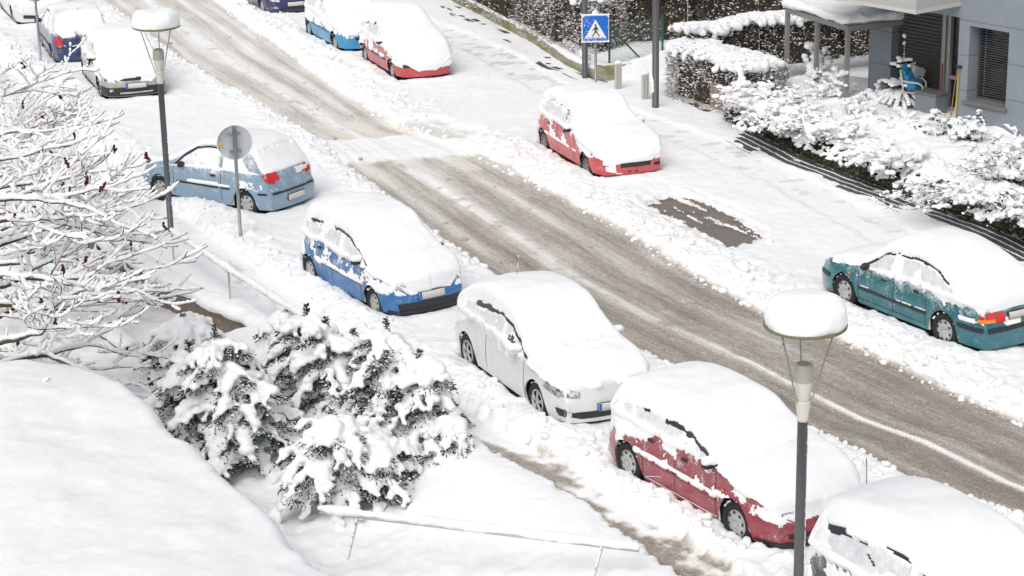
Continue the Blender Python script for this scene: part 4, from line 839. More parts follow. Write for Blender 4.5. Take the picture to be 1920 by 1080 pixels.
def street_lamp(px, py, label, D=.93, h=4.16, base=None):
    p = base or at(px, py); root = empty('street_lamp', (p.x, p.y, -.02), 0, label=label, cat='street lamp', group='street lamps with round shades')
    zc = h-1.13
    MB().tube([(0,0,0),(0,0,zc)], .060, 20).build('pole', M_POST, root, sm=True)
    MB().lathe([(.001, zc-.01), (.062, zc-.01), (.064, zc+.02), (.088, zc+.22), (.092, zc+.235), (.07, zc+.24), (.001, zc+.24)], n=28).build('socket', M_OPAL, root, sm=True)
    MB().lathe([(.066, zc+.235), (.072, zc+.25), (.110, zc+.47), (.112, zc+.48)], n=28).build('glass', M_OPAL, root, sm=True)
    MB().lathe([(.114, zc+.475), (.110, zc+.60), (.098, zc+.67), (.075, zc+.685), (.066, zc+.66), (.001, zc+.655)], n=28).build('glass_top', M_OPALTOP, root, sm=True)
    for k in range(3):
        a = math.radians(92+120*k)
        MB().tube([(math.cos(a)*.088, math.sin(a)*.088, zc+.21), (math.cos(a)*D*.37, math.sin(a)*D*.37, h-.01)], .010, 8).build('rod', M_ROD, root, sm=True)
    MB().lathe([(.001, h-.045), (D*.30, h-.04), (D*.47, h-.02), (D*.5, h-.008), (D*.505, h+.022), (.001, h+.03)], n=56).build('shade', M_MOSS, root, sm=True)
    # pillow of snow on the shade
    V = []; n_, m_ = 72, 26
    for i_ in range(n_):
        a = 2*math.pi*i_/n_
        for j_ in range(m_):
            t = j_/(m_-1); r_ = D*.485*math.cos(t*math.pi/2)**.30*(1+.06*math.sin(math.pi*min(1, t*1.3))) if t < .999 else 0; z_ = .33*math.sin(t*math.pi/2)**.95
            low = ss(.3, 0., t)
            w_ = 1 + .035*float(vn(math.cos(a)*2.2+px, math.sin(a)*2.2, z_*6)) + .02*float(vn(math.cos(a)*7, math.sin(a)*7+px, z_*14))
            V.append((math.cos(a)*r_*w_, math.sin(a)*r_*w_, h+.012+z_*(1+.10*float(vn(math.cos(a)*r_*3+px, math.sin(a)*r_*3, 0))) - .0*low))
    F_ = [(i_*m_+j_, ((i_+1) % n_)*m_+j_, ((i_+1) % n_)*m_+j_+1, i_*m_+j_+1) for i_ in range(n_) for j_ in range(m_-1)]
    link('snow_cap', mesh_np('snow_cap', np.array(V), F_), M_SNOWCAR, root)
    return root
LL = street_lamp(0, 0, 'left street lamp with loaf of snow on its round shade, bare tree before its foot', h=4.4, base=at(293,48,4.4))
snow_side('stuck_snow', 0, 0, .3, 3.0, .060, -.1, LL, 40, .8)
LRp = at(1503, 1172)
# place the near lamp so that its shade stands at the right spot above the pavement
LR = street_lamp(5, 0, 'near right street lamp standing before the dark red car', h=4.4, base=at(1510,607,4.4))
snow_side('stuck_snow', 0, 0, .3, 3.22, .058, .05, LR, 190, 1.)
MB().lathe([(.0, 0), (.008, .08), (.011, .17)], (-.30, -.38, 4.22), 8).build('icicle', M_LAMPGLASS, LR, sm=True)

def lamp_pole(px, py, label, h=6.5, r=.085):
    p = at(px, py); root = empty('lamp_post', (p.x, p.y, -.02), 0, label=label, cat='post', group='tall dark posts at the far pavement')
    MB().tube([(0,0,0),(0,0,h)], r, 20).build('pole', M_POST, root, sm=True)
    snow_side('stuck_snow', 0, 0, .2, 3.6, r, 1.9, root, 70, .9)
    return root
pp = lamp_pole(1229, 212, 'tall dark post beside the brown hedge corner, right of the short bollards')
link('snow_lump', remeshed('snow', blobs_mesh('s', [(-.06,-.03,.62),(-.07,-.03,.74),(-.06,-.02,.85),(-.05,0,.95)], [(.05,.05,.09)]*4), .02, .01), M_SNOWTREE, pp)
lamp_pole(1097, 155, 'tall dark post standing behind the blue crossing sign', r=.078)

def sign_round(px, py, top_py, D, yaw, label, hh):
    p = at(px, py); root = empty('round_sign', (p.x, p.y, 0), yaw, label=label, cat='road sign', group='round road signs seen from behind')
    MB().tube([(0,0,0),(0,0,hh-.02)], .034, 14).build('post', M_STEEL, root, sm=True)
    zc = hh - D/2
    MB().lathe([(.001,-.006),(D*.48,-.006),(D*.485,-.02),(D*.5,-.02),(D*.5,.006),(.001,.006)], (0, .055, zc), 48, 'y').build('disc', M_SIGNBACK, root, sm=False)
    for dz in (.18, -.18): MB().box((0, .035, zc+dz), (.24, .03, .05)).build('bracket', M_STEEL, root)
    MB().box((-D*.40, .046, zc-.02), (.10, .006, .045)).build('sticker', mat('yellow_sticker', (.75, .42, .03), .5), root)
    C_ = [(math.cos(a)*D*.5, .05, zc+math.sin(a)*D*.5) for a in np.linspace(0, 2*math.pi, 60)]
    link('snow_rim', remeshed('snow', blobs_mesh('s', C_, [(.016,.035,.013+.012*max(0, math.sin(a))*random.uniform(.6, 1.5)) for a in np.linspace(0, 2*math.pi, 60)]), .008, .005), M_SNOWTREE, root)
    return root
sign_round(452, 459, 232, .70, R(12), 'round sign seen from behind on a grey pole beside the pale blue car', 2.46)
sign_round(78, 131, -40, .70, R(15), 'round sign seen from behind, cut by the top edge before the navy car', 2.62)

# crossing sign
def fpoly(name, pts, y, m, parent, mirror=False):
    me = bpy.data.meshes.new(name); me.from_pydata([(a, y, b) for a, b in pts], [], [tuple(range(len(pts)))]); me.update()
    if me.polygons[0].normal.y > 0: me.flip_normals()
    return link(name, me, m, parent, sm=False)
p = at(1117, 167); CS = empty('crossing_sign', (p.x, p.y, 0), R(2), label='square blue pedestrian crossing sign with walking figure on a grey pole', cat='road sign')
M_SBLUE = frosted('sign_blue', (.0, .13, .55), .45, -20, -10, .0, coat=0, sc=40.); M_SWHITE = mat('sign_white', (.78, .79, .79), .5); M_SBLACK = mat('sign_black', (.03, .035, .035), .5)
hs_, zc = .355, 1.62
MB().tube([(0,0,0),(0,0,1.98)], .036, 14).build('post', M_STEEL, CS, sm=True)
MB().box((0, -.05, zc), (hs_*2, .02, hs_*2)).build('panel', M_SWHITE, CS, bevel=.012)
k_ = hs_-.02; c_ = .045
fpoly('blue_field', [(-k_+c_,-k_),(k_-c_,-k_),(k_,-k_+c_),(k_,k_-c_),(k_-c_,k_),(-k_+c_,k_),(-k_,k_-c_),(-k_,-k_+c_)], 0, M_SBLUE, CS).location = (0, -.0645, zc)
fpoly('white_triangle', [(-.285,-.255),(.285,-.255),(0,.245)], 0, M_SWHITE, CS).location = (0, -.0675, zc)
fig = [(-.022,.045),(-.035,.02),(-.075,-.01),(-.090,-.045),(-.078,-.052),(-.058,-.028),(-.030,-.010),(-.032,-.075),(-.060,-.135),(-.105,-.205),(-.085,-.215),(-.035,-.150),(0,-.095),(.045,-.150),(.095,-.210),(.118,-.198),(.065,-.130),(.030,-.070),(.034,.000),(.050,-.020),(.060,-.060),(.075,-.058),(.070,-.005),(.045,.045),(.0,.062)]
fpoly('walking_figure', fig, 0, M_SBLACK, CS).location = (0, -.0705, zc)
MB().lathe([(.001, 0), (.028, 0)], (0, -.0705, zc+.092), 16, 'y').build('figure_head', M_SBLACK, CS)
for q in (-.17, -.055, .06, .175): fpoly('stripe', [(q-.035,-.243),(q+.03,-.243),(q+.035,-.228),(q-.03,-.228)], 0, M_SBLACK, CS).location = (0, -.0705, zc)
C_ = [(q, -.05, zc+hs_+.012) for q in np.linspace(-hs_, hs_, 22)] + [(q, -.068, zc-hs_+.012) for q in np.linspace(-hs_, hs_, 22)] + [(-hs_-.005, -.06, zc+q) for q in np.linspace(-hs_, hs_, 20)] + [(0,-.02,zc+hs_+.05),(0,-.02,zc+hs_+.09),(.01,-.02,zc+hs_+.12)]
S_ = [(.03,.035,.022)]*22 + [(.025,.02,.02)]*22 + [(.012,.025,.03)]*20 + [(.075,.06,.045),(.06,.05,.04),(.04,.04,.035)]
link('snow_rim', remeshed('snow', blobs_mesh('s', C_, S_), .010, .008), M_SNOWTREE, CS)
C_, S_ = [], []
for q in range(110):
    a = random.random(); xx = -hs_+.03+abs(random.gauss(0, .13)) if q < 70 else random.uniform(-.3, .3); zz = random.uniform(-hs_+.03, hs_-.03) if q < 70 else -hs_+.03+abs(random.gauss(0, .03))
    if xx < hs_-.03: C_.append((xx, -.070, zc+zz)); S_.append((random.uniform(.004,.011), .006, random.uniform(.004,.010)))
link('snow_specks', blobs_mesh('snow_specks', C_, S_), M_SNOWTREE, CS)

def bollard(px, py, label, h=.80):
    p = at(px, py); root = empty('bollard', (p.x, p.y, 0), R(10), label=label, cat='bollard', group='short pale bollards at the path mouth')
    MB().box((0,0,h/2), (.17, .15, h)).build('post', M_PALE, root, bevel=.01)
    for q in (-.035, .035): MB().box((q, -.078, h/2), (.018, .008, h-.1)).build('groove', M_STEEL, root)
    link('snow_cap', remeshed('snow', blobs_mesh('s', [(0,0,h+.02),(.03,0,h+.01),(-.04,.0,h)], [(.09,.085,.05),(.07,.07,.04),(.07,.07,.05)]), .012, .01), M_SNOWTREE, root)
bollard(1159, 176, 'left pale bollard before the mossy garden wall', .82)
bollard(1210, 196, 'right pale bollard beside the tall dark post')

def snow_on_tube(parent, pts, r=.05, up=.035, vox=.018, step=.03, wide=1.0, noise_=.015, gaps=0.):
    C_, S_ = [], []
    for a, b in zip(pts[:-1], pts[1:]):
        a, b = Vector(a), Vector(b); n_ = max(2, int((b-a).length/step))
        for q in range(n_):
            t = q/n_; p_ = a.lerp(b, t); k_ = .9+.25*float(vn(p_.x*5, p_.y*5, p_.z*5))
            if gaps and float(vn(p_.x*3, p_.y*3, 9)) < -1+gaps*2: continue
            C_.append((p_.x, p_.y, p_.z+up)); S_.append((r*k_*wide, r*k_*wide, r*k_))
    return link('snow_cap', remeshed('snow', blobs_mesh('s', C_, S_), vox, noise_), M_SNOWTREE, parent)

# handrail on the retaining wall
H1 = [at(322,436,.80), at(438,514,.80), at(585,608,.80)]
hr = tag(empty('handrail', H1[0]), 'snow topped handrail running down the retaining wall behind the bare tree', 'handrail', 'handrails of the garden stair')
o = H1[0]; rel = [tuple(q-o) for q in H1]
MB().tube(rel, .024, 10).build('rail', M_PALE, hr, sm=True)
snow_on_tube(hr, rel, .075, .055)
for t_ in ((312, 492), (438, 566)):
    a = at(t_[0], t_[1], .05); d_ = min(max((a.x-H1[0].x)/(H1[2].x-H1[0].x), 0), 1); b = H1[0].lerp(H1[2], d_)
    MB().tube([tuple(Vector((b.x, b.y, -.05))-o), tuple(b-o)], .020, 8).build('post', M_PALE, hr, sm=True)
# handrail in the near snow
H2 = [at(600,960,.62), at(900,996,.58), at(1198,1032,.55)]
hr2 = tag(empty('handrail', H2[0]), 'long near handrail with snow along its top, two leaning posts', 'handrail', 'handrails of the garden stair')
o = H2[0]; rel = [tuple(q-o) for q in H2]
MB().tube(rel, .026, 10).build('rail', M_PALE, hr2, sm=True)
snow_on_tube(hr2, rel, .068, .052, noise_=.02)
for (a_, b_) in (((672, 968), (652, 1048)), ((1130, 1024), (1108, 1100))):
    ta = at(a_[0], a_[1], .59); tb = at(b_[0], b_[1], .02); ta = H2[0].lerp(H2[2], (ta.x-H2[0].x)/(H2[2].x-H2[0].x))
    pt = MB().tube([tuple(tb-o), tuple(ta-o)], .019, 8).build('post', M_PALE, hr2, sm=True)
    C_ = [tuple(Vector(tb).lerp(Vector(ta), random.random()) - o + Vector((-.012, -.016, 0))) for q in range(24)]
    link('stuck_snow', blobs_mesh('stuck_snow', C_, [(.016, .014, .022)]*24), M_SNOWTREE, pt)

# ------------------------------------------------------------------ walls
def wallmat(name, a, b, c, sc=2.5):
    m = mat(name, a, .9, spec=.2); f = noise(m, sc, 5, .7); g = noise(m, sc*.5, 3, .6, stretch=(1, 1, 3.0))
    col = mixc(m, ramp(m, g, [(.42, (0,0,0)), (.58, (1,1,1))]), ramp(m, f, [(.3, a), (.7, b)]), c)
    L(m, col, bsdf(m).inputs['Base Color']); bump(m, noise(m, 14, 5, .7), .6, .02); return m
M_RW = wallmat('weathered_brick', (.10, .08, .062), (.33, .28, .23), (.19, .165, .135), 7)
M_CONC = wallmat('mossy_concrete', (.33, .31, .25), (.45, .42, .36), (.235, .24, .12), 2.2)
M_CONC2 = wallmat('stained_concrete', (.36, .34, .29), (.47, .45, .40), (.30, .29, .22), 2.2)
def wall_line(pts, z0, z1, th, m, nrm_off=0., subdiv=.3, jit=.0, name='wall', parent=None):
    """a wall following a line, as one closed block strip"""
    P = []
    for a, b in zip(pts[:-1], pts[1:]):
        a, b = Vector((a[0], a[1], 0)), Vector((b[0], b[1], 0)); n_ = max(1, int((b-a).length/subdiv))
        P += [a.lerp(b, q/n_) for q in range(n_)]
    P.append(Vector((pts[-1][0], pts[-1][1], 0)))
    v, f = [], []
    for i_, q in enumerate(P):
        d = (P[min(i_+1, len(P)-1)]-P[max(i_-1, 0)]).normalized(); nn_ = Vector((-d.y, d.x, 0))
        zt = z1(i_/(len(P)-1)) if callable(z1) else z1
        for s_, zz in ((0, z0), (0, zt), (th, zt), (th, z0)):
            e_ = q + nn_*(nrm_off+s_); v.append((e_.x, e_.y, zz))
    for i_ in range(len(P)-1):
        for k in range(4): f.append((i_*4+k, i_*4+(k+1) % 4, i_*4+4+(k+1) % 4, i_*4+4+k))
    f.append((0, 1, 2, 3)); f.append(tuple(reversed(range(len(P)*4-4, len(P)*4))))
    me = bpy.data.meshes.new(name); me.from_pydata(v, [], f); bm = bmesh.new(); bm.from_mesh(me); bmesh.ops.recalc_face_normals(bm, faces=bm.faces); bm.to_mesh(me); bm.free()
    return link(name, me, m, parent, sm=False), P
def snow_ridge(P, off, z, wdt, hgt, parent, vox=.035, seed=0, name='snow_cap', gaps=None, noise_=.03):
    C_, S_ = [], []
    for i_ in range(len(P)-1):
        n_ = max(1, int((P[i_+1]-P[i_]).length/(wdt*.45)))
        for q in range(n_):
            e_ = P[i_].lerp(P[i_+1], q/n_); d = (P[i_+1]-P[i_]).normalized(); nn_ = Vector((-d.y, d.x, 0)); e_ = e_ + nn_*off
            if gaps and not gaps(e_): continue
            k_ = 1+.22*float(vn(e_.x*2.1+seed, e_.y*2.1, 0)); zz = z(e_) if callable(z) else z
            C_.append((e_.x, e_.y, zz)); S_.append((wdt*k_, wdt*k_, hgt*k_))
    return link(name, remeshed('snow', blobs_mesh('s', C_, S_), vox, noise_, 5), M_SNOW, parent)
rwp = [(-4.30,34.9), (-4.41,35.05), (-6.26,37.4), (-7.6,39.6), (-10.2,44.5), (-13,50)]
rw, P_ = wall_line(rwp[::-1], -1.6, .0, .22, M_RW, -.22, name='retaining_wall')
tag(rw, 'brown weathered retaining wall under thick snow behind the bare tree', 'retaining wall')
for q_ in range(2):
    pass
snow_ridge([Vector((a, b, 0)) for a, b in rwp], .12, .10, .26, .17, rw, seed=3)
w2, P2 = wall_line([(-7.5,35.7), (-6.85,34.6)], -1.7, -.30, .22, M_RW, 0, name='retaining_wall')
tag(w2, 'short brown wall piece seen through the lower branches of the bare tree', 'retaining wall'); snow_ridge(P2, .12, -.22, .2, .14, w2, seed=5)
w3, P3 = wall_line([(-9.2,39.6), (-8.3,38.1)], -1.7, -.25, .22, M_RW, 0, name='retaining_wall')
tag(w3, 'mossy wall piece seen through the upper branches of the bare tree', 'retaining wall'); snow_ridge(P3, .12, -.18, .2, .14, w3, seed=8)

WR = [(5.20,50.75), (6.13,47.92), (7.21,45.06), (8.76,42.0), (10.13,39.3), (11.9,35.5)]
fw, PF = wall_line(WR, -.1, .36, .20, M_CONC2, 0, name='garden_wall'); tag(fw, 'low stained concrete wall under trailing snowy plants along the right pavement', 'garden wall')
WL = [(-6,79), (-2.08,67.49), (.75,59.35), (1.65,55.97), (2.05,54.95), (2.30,54.45)]
lw, PLW = wall_line(WL[::-1], -.1, .40, .20, M_CONC, -.2, name='garden_wall'); tag(lw, 'low mossy wall under the brown hedge left of the crossing sign', 'garden wall')
snow_ridge(PLW, -.10, .42, .13, .07, lw, seed=2, noise_=.015)
cw_, PCW = wall_line([(2.30,54.42), (2.62,54.22), (4.15,54.80)], -.1, .52, .20, M_CONC, 0, name='garden_wall'); tag(cw_, 'mossy block wall corner behind the two bollards with wire fence on top', 'garden wall')
snow_ridge(PCW, .10, .53, .12, .05, cw_, seed=4, noise_=.012)
# pink brick pier in the right wall
M_PINK = wallmat('pink_brick', (.42, .30, .24), (.52, .40, .33), (.38, .30, .25), 3)
pk = MB().box((5.33,50.55,.33), (.75,.30,.90), R(-62)).build('wall_pier', M_PINK, bevel=.01); tag(pk, 'pinkish brick wall end under the hedge where the right garden begins', 'wall pier')

# wire fence on the corner wall
fe = tag(empty('wire_fence', (2.6, 54.3, 0)), 'green wire mesh fence with slanting brace on the mossy corner wall', 'fence')
M_GREEN = mat('green_paint', (.02, .10, .06), .5); M_WIRE = mat('fence_wire', (.16, .20, .18), .5)
o = Vector((2.6, 54.3, 0)); a0, a1 = Vector((2.70,54.36,.5)), Vector((4.15,54.90,.5))
MB().tube([a0-o, a0-o+Vector((0,0,1.2))], .03, 8).build('post', M_GREEN, fe); MB().tube([a1-o, a1-o+Vector((0,0,1.2))], .03, 8).build('post', M_GREEN, fe)
MB().tube([a0-o+Vector((.05,0,1.0)), a0.lerp(a1, .62)-o+Vector((0,0,.05))], .025, 8).build('brace', M_GREEN, fe)
wm = MB(); LN = (a1-a0).length
for q in np.arange(-1.2, LN, .09):
    for sg in (1, -1):
        pts_ = []
        for h_ in (0., 1.15):
            s_ = q + (h_ if sg > 0 else 1.15-h_); pts_.append((s_, h_))
        (s0, h0), (s1, h1) = pts_
        lo, hi = 0, LN
        def clip(s_): return min(max(s_, lo), hi)
        c0, c1 = clip(s0), clip(s1)
        if abs(c1-c0) < .02: continue
        g0 = h0+(c0-s0)/(s1-s0)*(h1-h0); g1 = h0+(c1-s0)/(s1-s0)*(h1-h0)
        wm.tube([a0.lerp(a1, c0/LN)-o+Vector((0,0,g0)), a0.lerp(a1, c1/LN)-o+Vector((0,0,g1))], .0035, 3, False)
wm.build('mesh_panel', M_WIRE, fe)

# ------------------------------------------------------------------ house on the right
HB = Vector((10.183, 46.291, 0)); HU = Vector((.6197, -.7848, 0)); HN = Vector((-.7848, -.6197, 0)); H_YAW = math.atan2(HU.y, HU.x)
def hp(u, n, z): return HB + HU*u + HN*n + Vector((0, 0, z))       # along the facade, out of the facade, up
def hbox(mb, u0, u1, n0, n1, z0, z1):
    c = hp((u0+u1)/2, (n0+n1)/2, (z0+z1)/2) - HB; return mb.box(c, (u1-u0, n1-n0, z1-z0), H_YAW)
M_RENDER = mat('blue_grey_render', (.225, .255, .285), .9, spec=.2)
def _r(m):
    tc = N(m, 'ShaderNodeTexCoord'); sx = N(m, 'ShaderNodeSeparateXYZ'); L(m, tc.outputs['Object'], sx.inputs[0])
    f = math_(m, 'FRACT', math_(m, 'DIVIDE', math_(m, 'SUBTRACT', sx.outputs['Z'], .70), .80)); j = math_(m, 'LESS_THAN', f, .022)
    a = ramp(m, noise(m, 1.3, 4, .7), [(.3, (.21,.24,.268)), (.7, (.262,.288,.315))]); b = mixc(m, ramp(m, noise(m, 30, 3), [(.35, (0,0,0)), (.7, (.5,.5,.5))]), a, (.275,.305,.335))
    L(m, mixc(m, j, b, (.12,.14,.16)), bsdf(m).inputs['Base Color']); bump(m, noise(m, 45, 3, .7), .4, .01)
_r(M_RENDER)
M_FRAME = mat('window_frame_grey', (.36,.36,.34), .5); M_PLINTH = mat('beige_plinth', (.33,.29,.235), .85); M_SILL = mat('dark_sill', (.17,.16,.15), .7)
M_BALC = mat('balcony_panel', (.42,.415,.40), .55)
house = tag(empty('house', HB), 'blue grey rendered house at the top right corner with recessed shuttered terrace', 'house')
w_ = MB()
hbox(w_, 0, .30, -.6, 0, .70, 3.0); hbox(w_, .30, 1.40, -.6, 0, .70, 1.27); hbox(w_, 1.40, 6, -.6, 0, .70, 3.0); hbox(w_, -3.45, 6, -.6, 0, 3.15, 6.0); hbox(w_, 0, 6, -.6, 0, 3.0, 3.148)
hbox(w_, 0, 6, -6, -.62, -.2, 6.0); hbox(w_, -3.45, -.002, -6, -1.20, -.2, 6.0); hbox(w_, -3.45, -.002, -1.198, -.602, 3.15, 6.0)
w_.build('wall', M_RENDER, house)
hbox(MB(), 0, 6, -.6, .02, -.2, .698).build('plinth', M_PLINTH, house)
hbox(MB(), -3.42, -2.72, -1.19, -.85, -.2, 3.14).build('pillar', M_RENDER, house)
M_SHUT = mat('brown_shutter', (.10,.092,.082), .6)
def shutter(u0, u1, n_, z0, z1, pitch, m, nm, sag=0.):
    s_ = MB()
    for k in range(int((z1-z0)/pitch)):
        z_ = z0+k*pitch; c = hp((u0+u1)/2, n_, z_+pitch/2) - HB
        s_.box(c, (u1-u0, .012, pitch*1.02), 0, Matrix.Rotation(H_YAW, 3, 'Z') @ Matrix.Rotation(R(28), 3, 'X') @ Matrix.Rotation(sag*math.sin(k*.9)*.02, 3, 'Y'))
    return s_.build(nm, m, house)
shutter(-2.72, -1.18, -1.12, 1.10, 3.14, .085, M_SHUT, 'shutter', .3)
hbox(MB(), -2.72, -1.18, -1.19, -1.10, .3, 1.10).build('low_wall', mat('low_wall_dark', (.12,.12,.12), .8), house)
dr_ = MB(); hbox(dr_, -1.17, -1.08, -1.14, -1.02, .7, 3.14); hbox(dr_, -1.08, -.62, -1.14, -1.04, 1.42, 1.50); hbox(dr_, -.62, -.54, -1.14, -1.02, .7, 3.14); hbox(dr_, -1.30, -1.20, -1.10, -.98, .9, 3.14)
d_ = dr_.build('door', M_FRAME, house); hbox(MB(), -1.08, -.62, -1.16, -1.12, .7, 3.14).build('pane', M_GLASS, d_)
hbox(MB(), -.52, -.002, -1.19, -1.0, -.2, 3.14).build('pier', M_RENDER, house)
wi = hbox(MB(), .30, 1.40, -.42, -.40, 1.30, 3.0).build('window', M_GLASS, house)
f_ = MB(); hbox(f_, .30, .35, -.40, -.33, 1.30, 3.0); hbox(f_, 1.35, 1.40, -.40, -.33, 1.30, 3.0); hbox(f_, .35, 1.35, -.40, -.33, 1.30, 1.36); f_.build('frame', mat('dark_frame', (.10,.10,.10), .5), wi)
blind = MB()
for k in range(30):
    z_ = 1.42+k*.054; blind.box(hp(.85, -.30, z_)-HB, (.98, .045, .006), 0, Matrix.Rotation(H_YAW, 3, 'Z') @ Matrix.Rotation(R(-25), 3, 'X') @ Matrix.Rotation(.012*math.sin(k*1.7), 3, 'Y'))
hbox(blind, .55, .56, -.28, -.27, 1.4, 3.0)
blind.build('blind', mat('blind_slat', (.14,.145,.15), .4), wi)
hbox(MB(), .22, 1.46, -.40, .07, 1.235, 1.30).build('sill', M_SILL, wi)
hbox(MB(), .245, .28, -.002, .006, 1.5, 1.505).build('joint', M_SILL, house)
bl = MB(); hbox(bl, -3.4, .0, 0.004, 1.50, 3.46, 4.55); b_ = bl.build('balcony', M_BALC, house)
bt = MB(); hbox(bt, -3.42, .03, .004, 1.53, 3.42, 3.50); bt.build('balcony_edge', mat('balcony_edge_paint', (.52,.51,.49), .5), b_)

# pergola with snow
PA, PB, PC, PD = at(1477,20,2.5), at(1533,35,2.5), at(1590,55,2.5), at(1728,40,2.5); PE = PA + (PD-PC)
pg = tag(empty('pergola', Vector((PC.x, PC.y, .5))), 'grey steel pergola beside the house with thick snow on its flat roof', 'pergola')
o = Vector((PC.x, PC.y, .5)); M_PERG = mat('pergola_grey', (.23,.235,.22), .5)
for q in (PA, PB, PC): MB().box(Vector((q.x, q.y, 1.25))-o, (.10, .10, 2.42), .3).build('post', M_PERG, pg, bevel=.006)
def beam(a, b, nm='beam'):
    d = b-a; c = (a+b)/2; MB().box(c-o, (d.length+.1, .09, .13), math.atan2(d.y, d.x)).build(nm, M_PERG, pg, bevel=.005)
beam(PC+Vector((0,0,.02)), PD+Vector((0,0,.02))); beam(PA+Vector((0,0,.022)), PC+Vector((0,0,.022))); beam(PA+Vector((0,0,.024)), PE+Vector((0,0,.024)))
v_ = [tuple(q+Vector((0,0,dz))-o) for dz in (.095, .125) for q in (PA, PC, PD, PE)]
MB().add(v_, [(0,3,2,1),(4,5,6,7),(0,1,5,4),(1,2,6,5),(2,3,7,6),(3,0,4,7)]).build('roof_panel', mat('pergola_sheet', (.3,.3,.28), .6), pg)
C_, S_ = [], []
for a in np.linspace(0.0, .88, 22):
    for b in np.linspace(.03, 1.0, 26):
        q = PC + (PA-PC)*b + (PD-PC)*a; hh = .15*(1-.55*max(0, a-.5)); rr = .12 + .03*float(vn(q.x*3, q.y*3, 0))
        C_.append(tuple(q-o+Vector((0,0,.13+hh*.5)))); S_.append((.16, .16, hh*.75+.05*float(vn(q.x*2, q.y*2, 4))))
link('snow_cover', remeshed('snow', blobs_mesh('s', C_, S_), .04, .05, 4, 3), M_SNOW, pg)

# things on the terrace
M_PLASTIC = mat('garden_chair_plastic', (.62,.60,.54), .4)
def garden_chair(loc, yaw, label, snowy=False):
    c = empty('garden_chair', loc, yaw, label=label, cat='chair', group='plastic garden chairs on the terrace')
    MB().box((0,0,.42), (.46,.44,.03)).build('seat', M_PLASTIC, c, bevel=.01)
    b = MB()
    for k in range(6): b.tube([(-.20+.08*k, .20, .44), (-.20+.08*k, .29, .86)], .014, 6)
    b.tube([(-.24,.20,.44),(-.23,.27,.80),(-.14,.31,.92),(.14,.31,.92),(.23,.27,.80),(.24,.20,.44)], .022, 8); b.build('backrest', M_PLASTIC, c, sm=True)
    for sx in (1, -1):
        MB().tube([(sx*.25,.27,.70),(sx*.28,.10,.68),(sx*.28,-.15,.66),(sx*.25,-.24,.58),(sx*.24,-.23,.42)], .024, 8).build('armrest', M_PLASTIC, c, sm=True)
        for sy in (1, -1): MB().tube([(sx*.21,sy*.19,.43),(sx*.25,sy*.24,0)], [.026,.02], 8).build('leg', M_PLASTIC, c, sm=True)
    return c
cl_ = at(1712, 203, .72); garden_chair(cl_, R(70), 'cream plastic garden chair holding a blue bag in front of the shutter')
bag = tag(empty('bag', cl_+Vector((-.04,0,.44)), R(70)), 'bright blue plastic bag slumped on the cream garden chair', 'bag')
me = blobs_mesh('b', [(0,0,.10),(0,.08,.24),(.02,.13,.38),(-.08,.02,.12),(.1,.05,.2),(.08,.14,.40),(-.1,.12,.36)], [(.22,.19,.14),(.20,.12,.16),(.17,.08,.12),(.14,.15,.12),(.13,.12,.16),(.10,.06,.10),(.10,.06,.08)])
bag.scale = (1.35, 1.35, 1.25)
link('bag_body', remeshed('bag_body', me, .018, .035, 9, 1), mat('blue_bag', (.02,.20,.34), .35), bag)
bx_ = tag(empty('plastic_box', cl_+Vector((.10,.16,.80)), R(40)), 'two clear plastic boxes stuck behind the blue bag on the chair', 'box')
M_CLR = mat('clear_plastic', (.50,.51,.49), .2); MB().box((-.10,0,.06), (.22,.12,.26), M=Matrix.Rotation(.35, 3, 'Y')).build('tub', M_CLR, bx_, bevel=.01); MB().box((.13,0,.0), (.16,.12,.20), M=Matrix.Rotation(.6, 3, 'Y')).build('tub', M_CLR, bx_, bevel=.01)
garden_chair(at(1655, 172, .55), R(60), 'cream plastic garden chair half hidden behind the little snowy conifer')
q = at(1745, 213, .72); sb = tag(empty('storage_box', q, H_YAW), 'grey plastic storage chest against the brown shutter', 'storage box')
M_CH = mat('grey_plastic', (.20,.215,.23), .5); MB().box((0,0,.24), (.62,.44,.46)).build('chest', M_CH, sb, bevel=.02); MB().box((0,0,.50), (.66,.48,.06)).build('lid', mat('grey_plastic_lid', (.15,.155,.165), .5), sb, bevel=.02)
def broom(a, b, m, label, head=True, r=.014):
    A, B_ = at(a[0], a[1], .72), None
    root = tag(empty('broom', A), label, 'broom' if head else 'pole'); d = Vector(b)
    MB().tube([(0,0,0), tuple(d)], r, 8).build('handle', m, root, sm=True)
    if head: MB().box(tuple(d*1.01), (.14,.06,.07)).build('brush_head', M_DARK, root)
broom((1782, 222), (.10,-.02,1.22), mat('orange_wood', (.42,.20,.09), .5), 'orange wooden broom leaning beside the door, head up')
broom((1789, 232), (.06,.0,1.30), mat('yellow_pole', (.62,.45,.03), .45), 'yellow broom pole leaning on the house pier beside the orange one', True, .016)
broom((1763, 213), (0,0,1.18), mat('red_pole', (.28,.03,.04), .45), 'thin red upright pole before the shutter', False, .02)
fp_ = tag(empty('flower_pot', at(1682, 172, 1.0)), 'small terracotta pot with a dark plant before the shutter', 'flower pot')
MB().lathe([(.001,0),(.08,0),(.11,.16),(.12,.17),(.10,.17),(.001,.15)], n=20).build('pot', mat('terracotta', (.38,.13,.07), .7), fp_, sm=True)

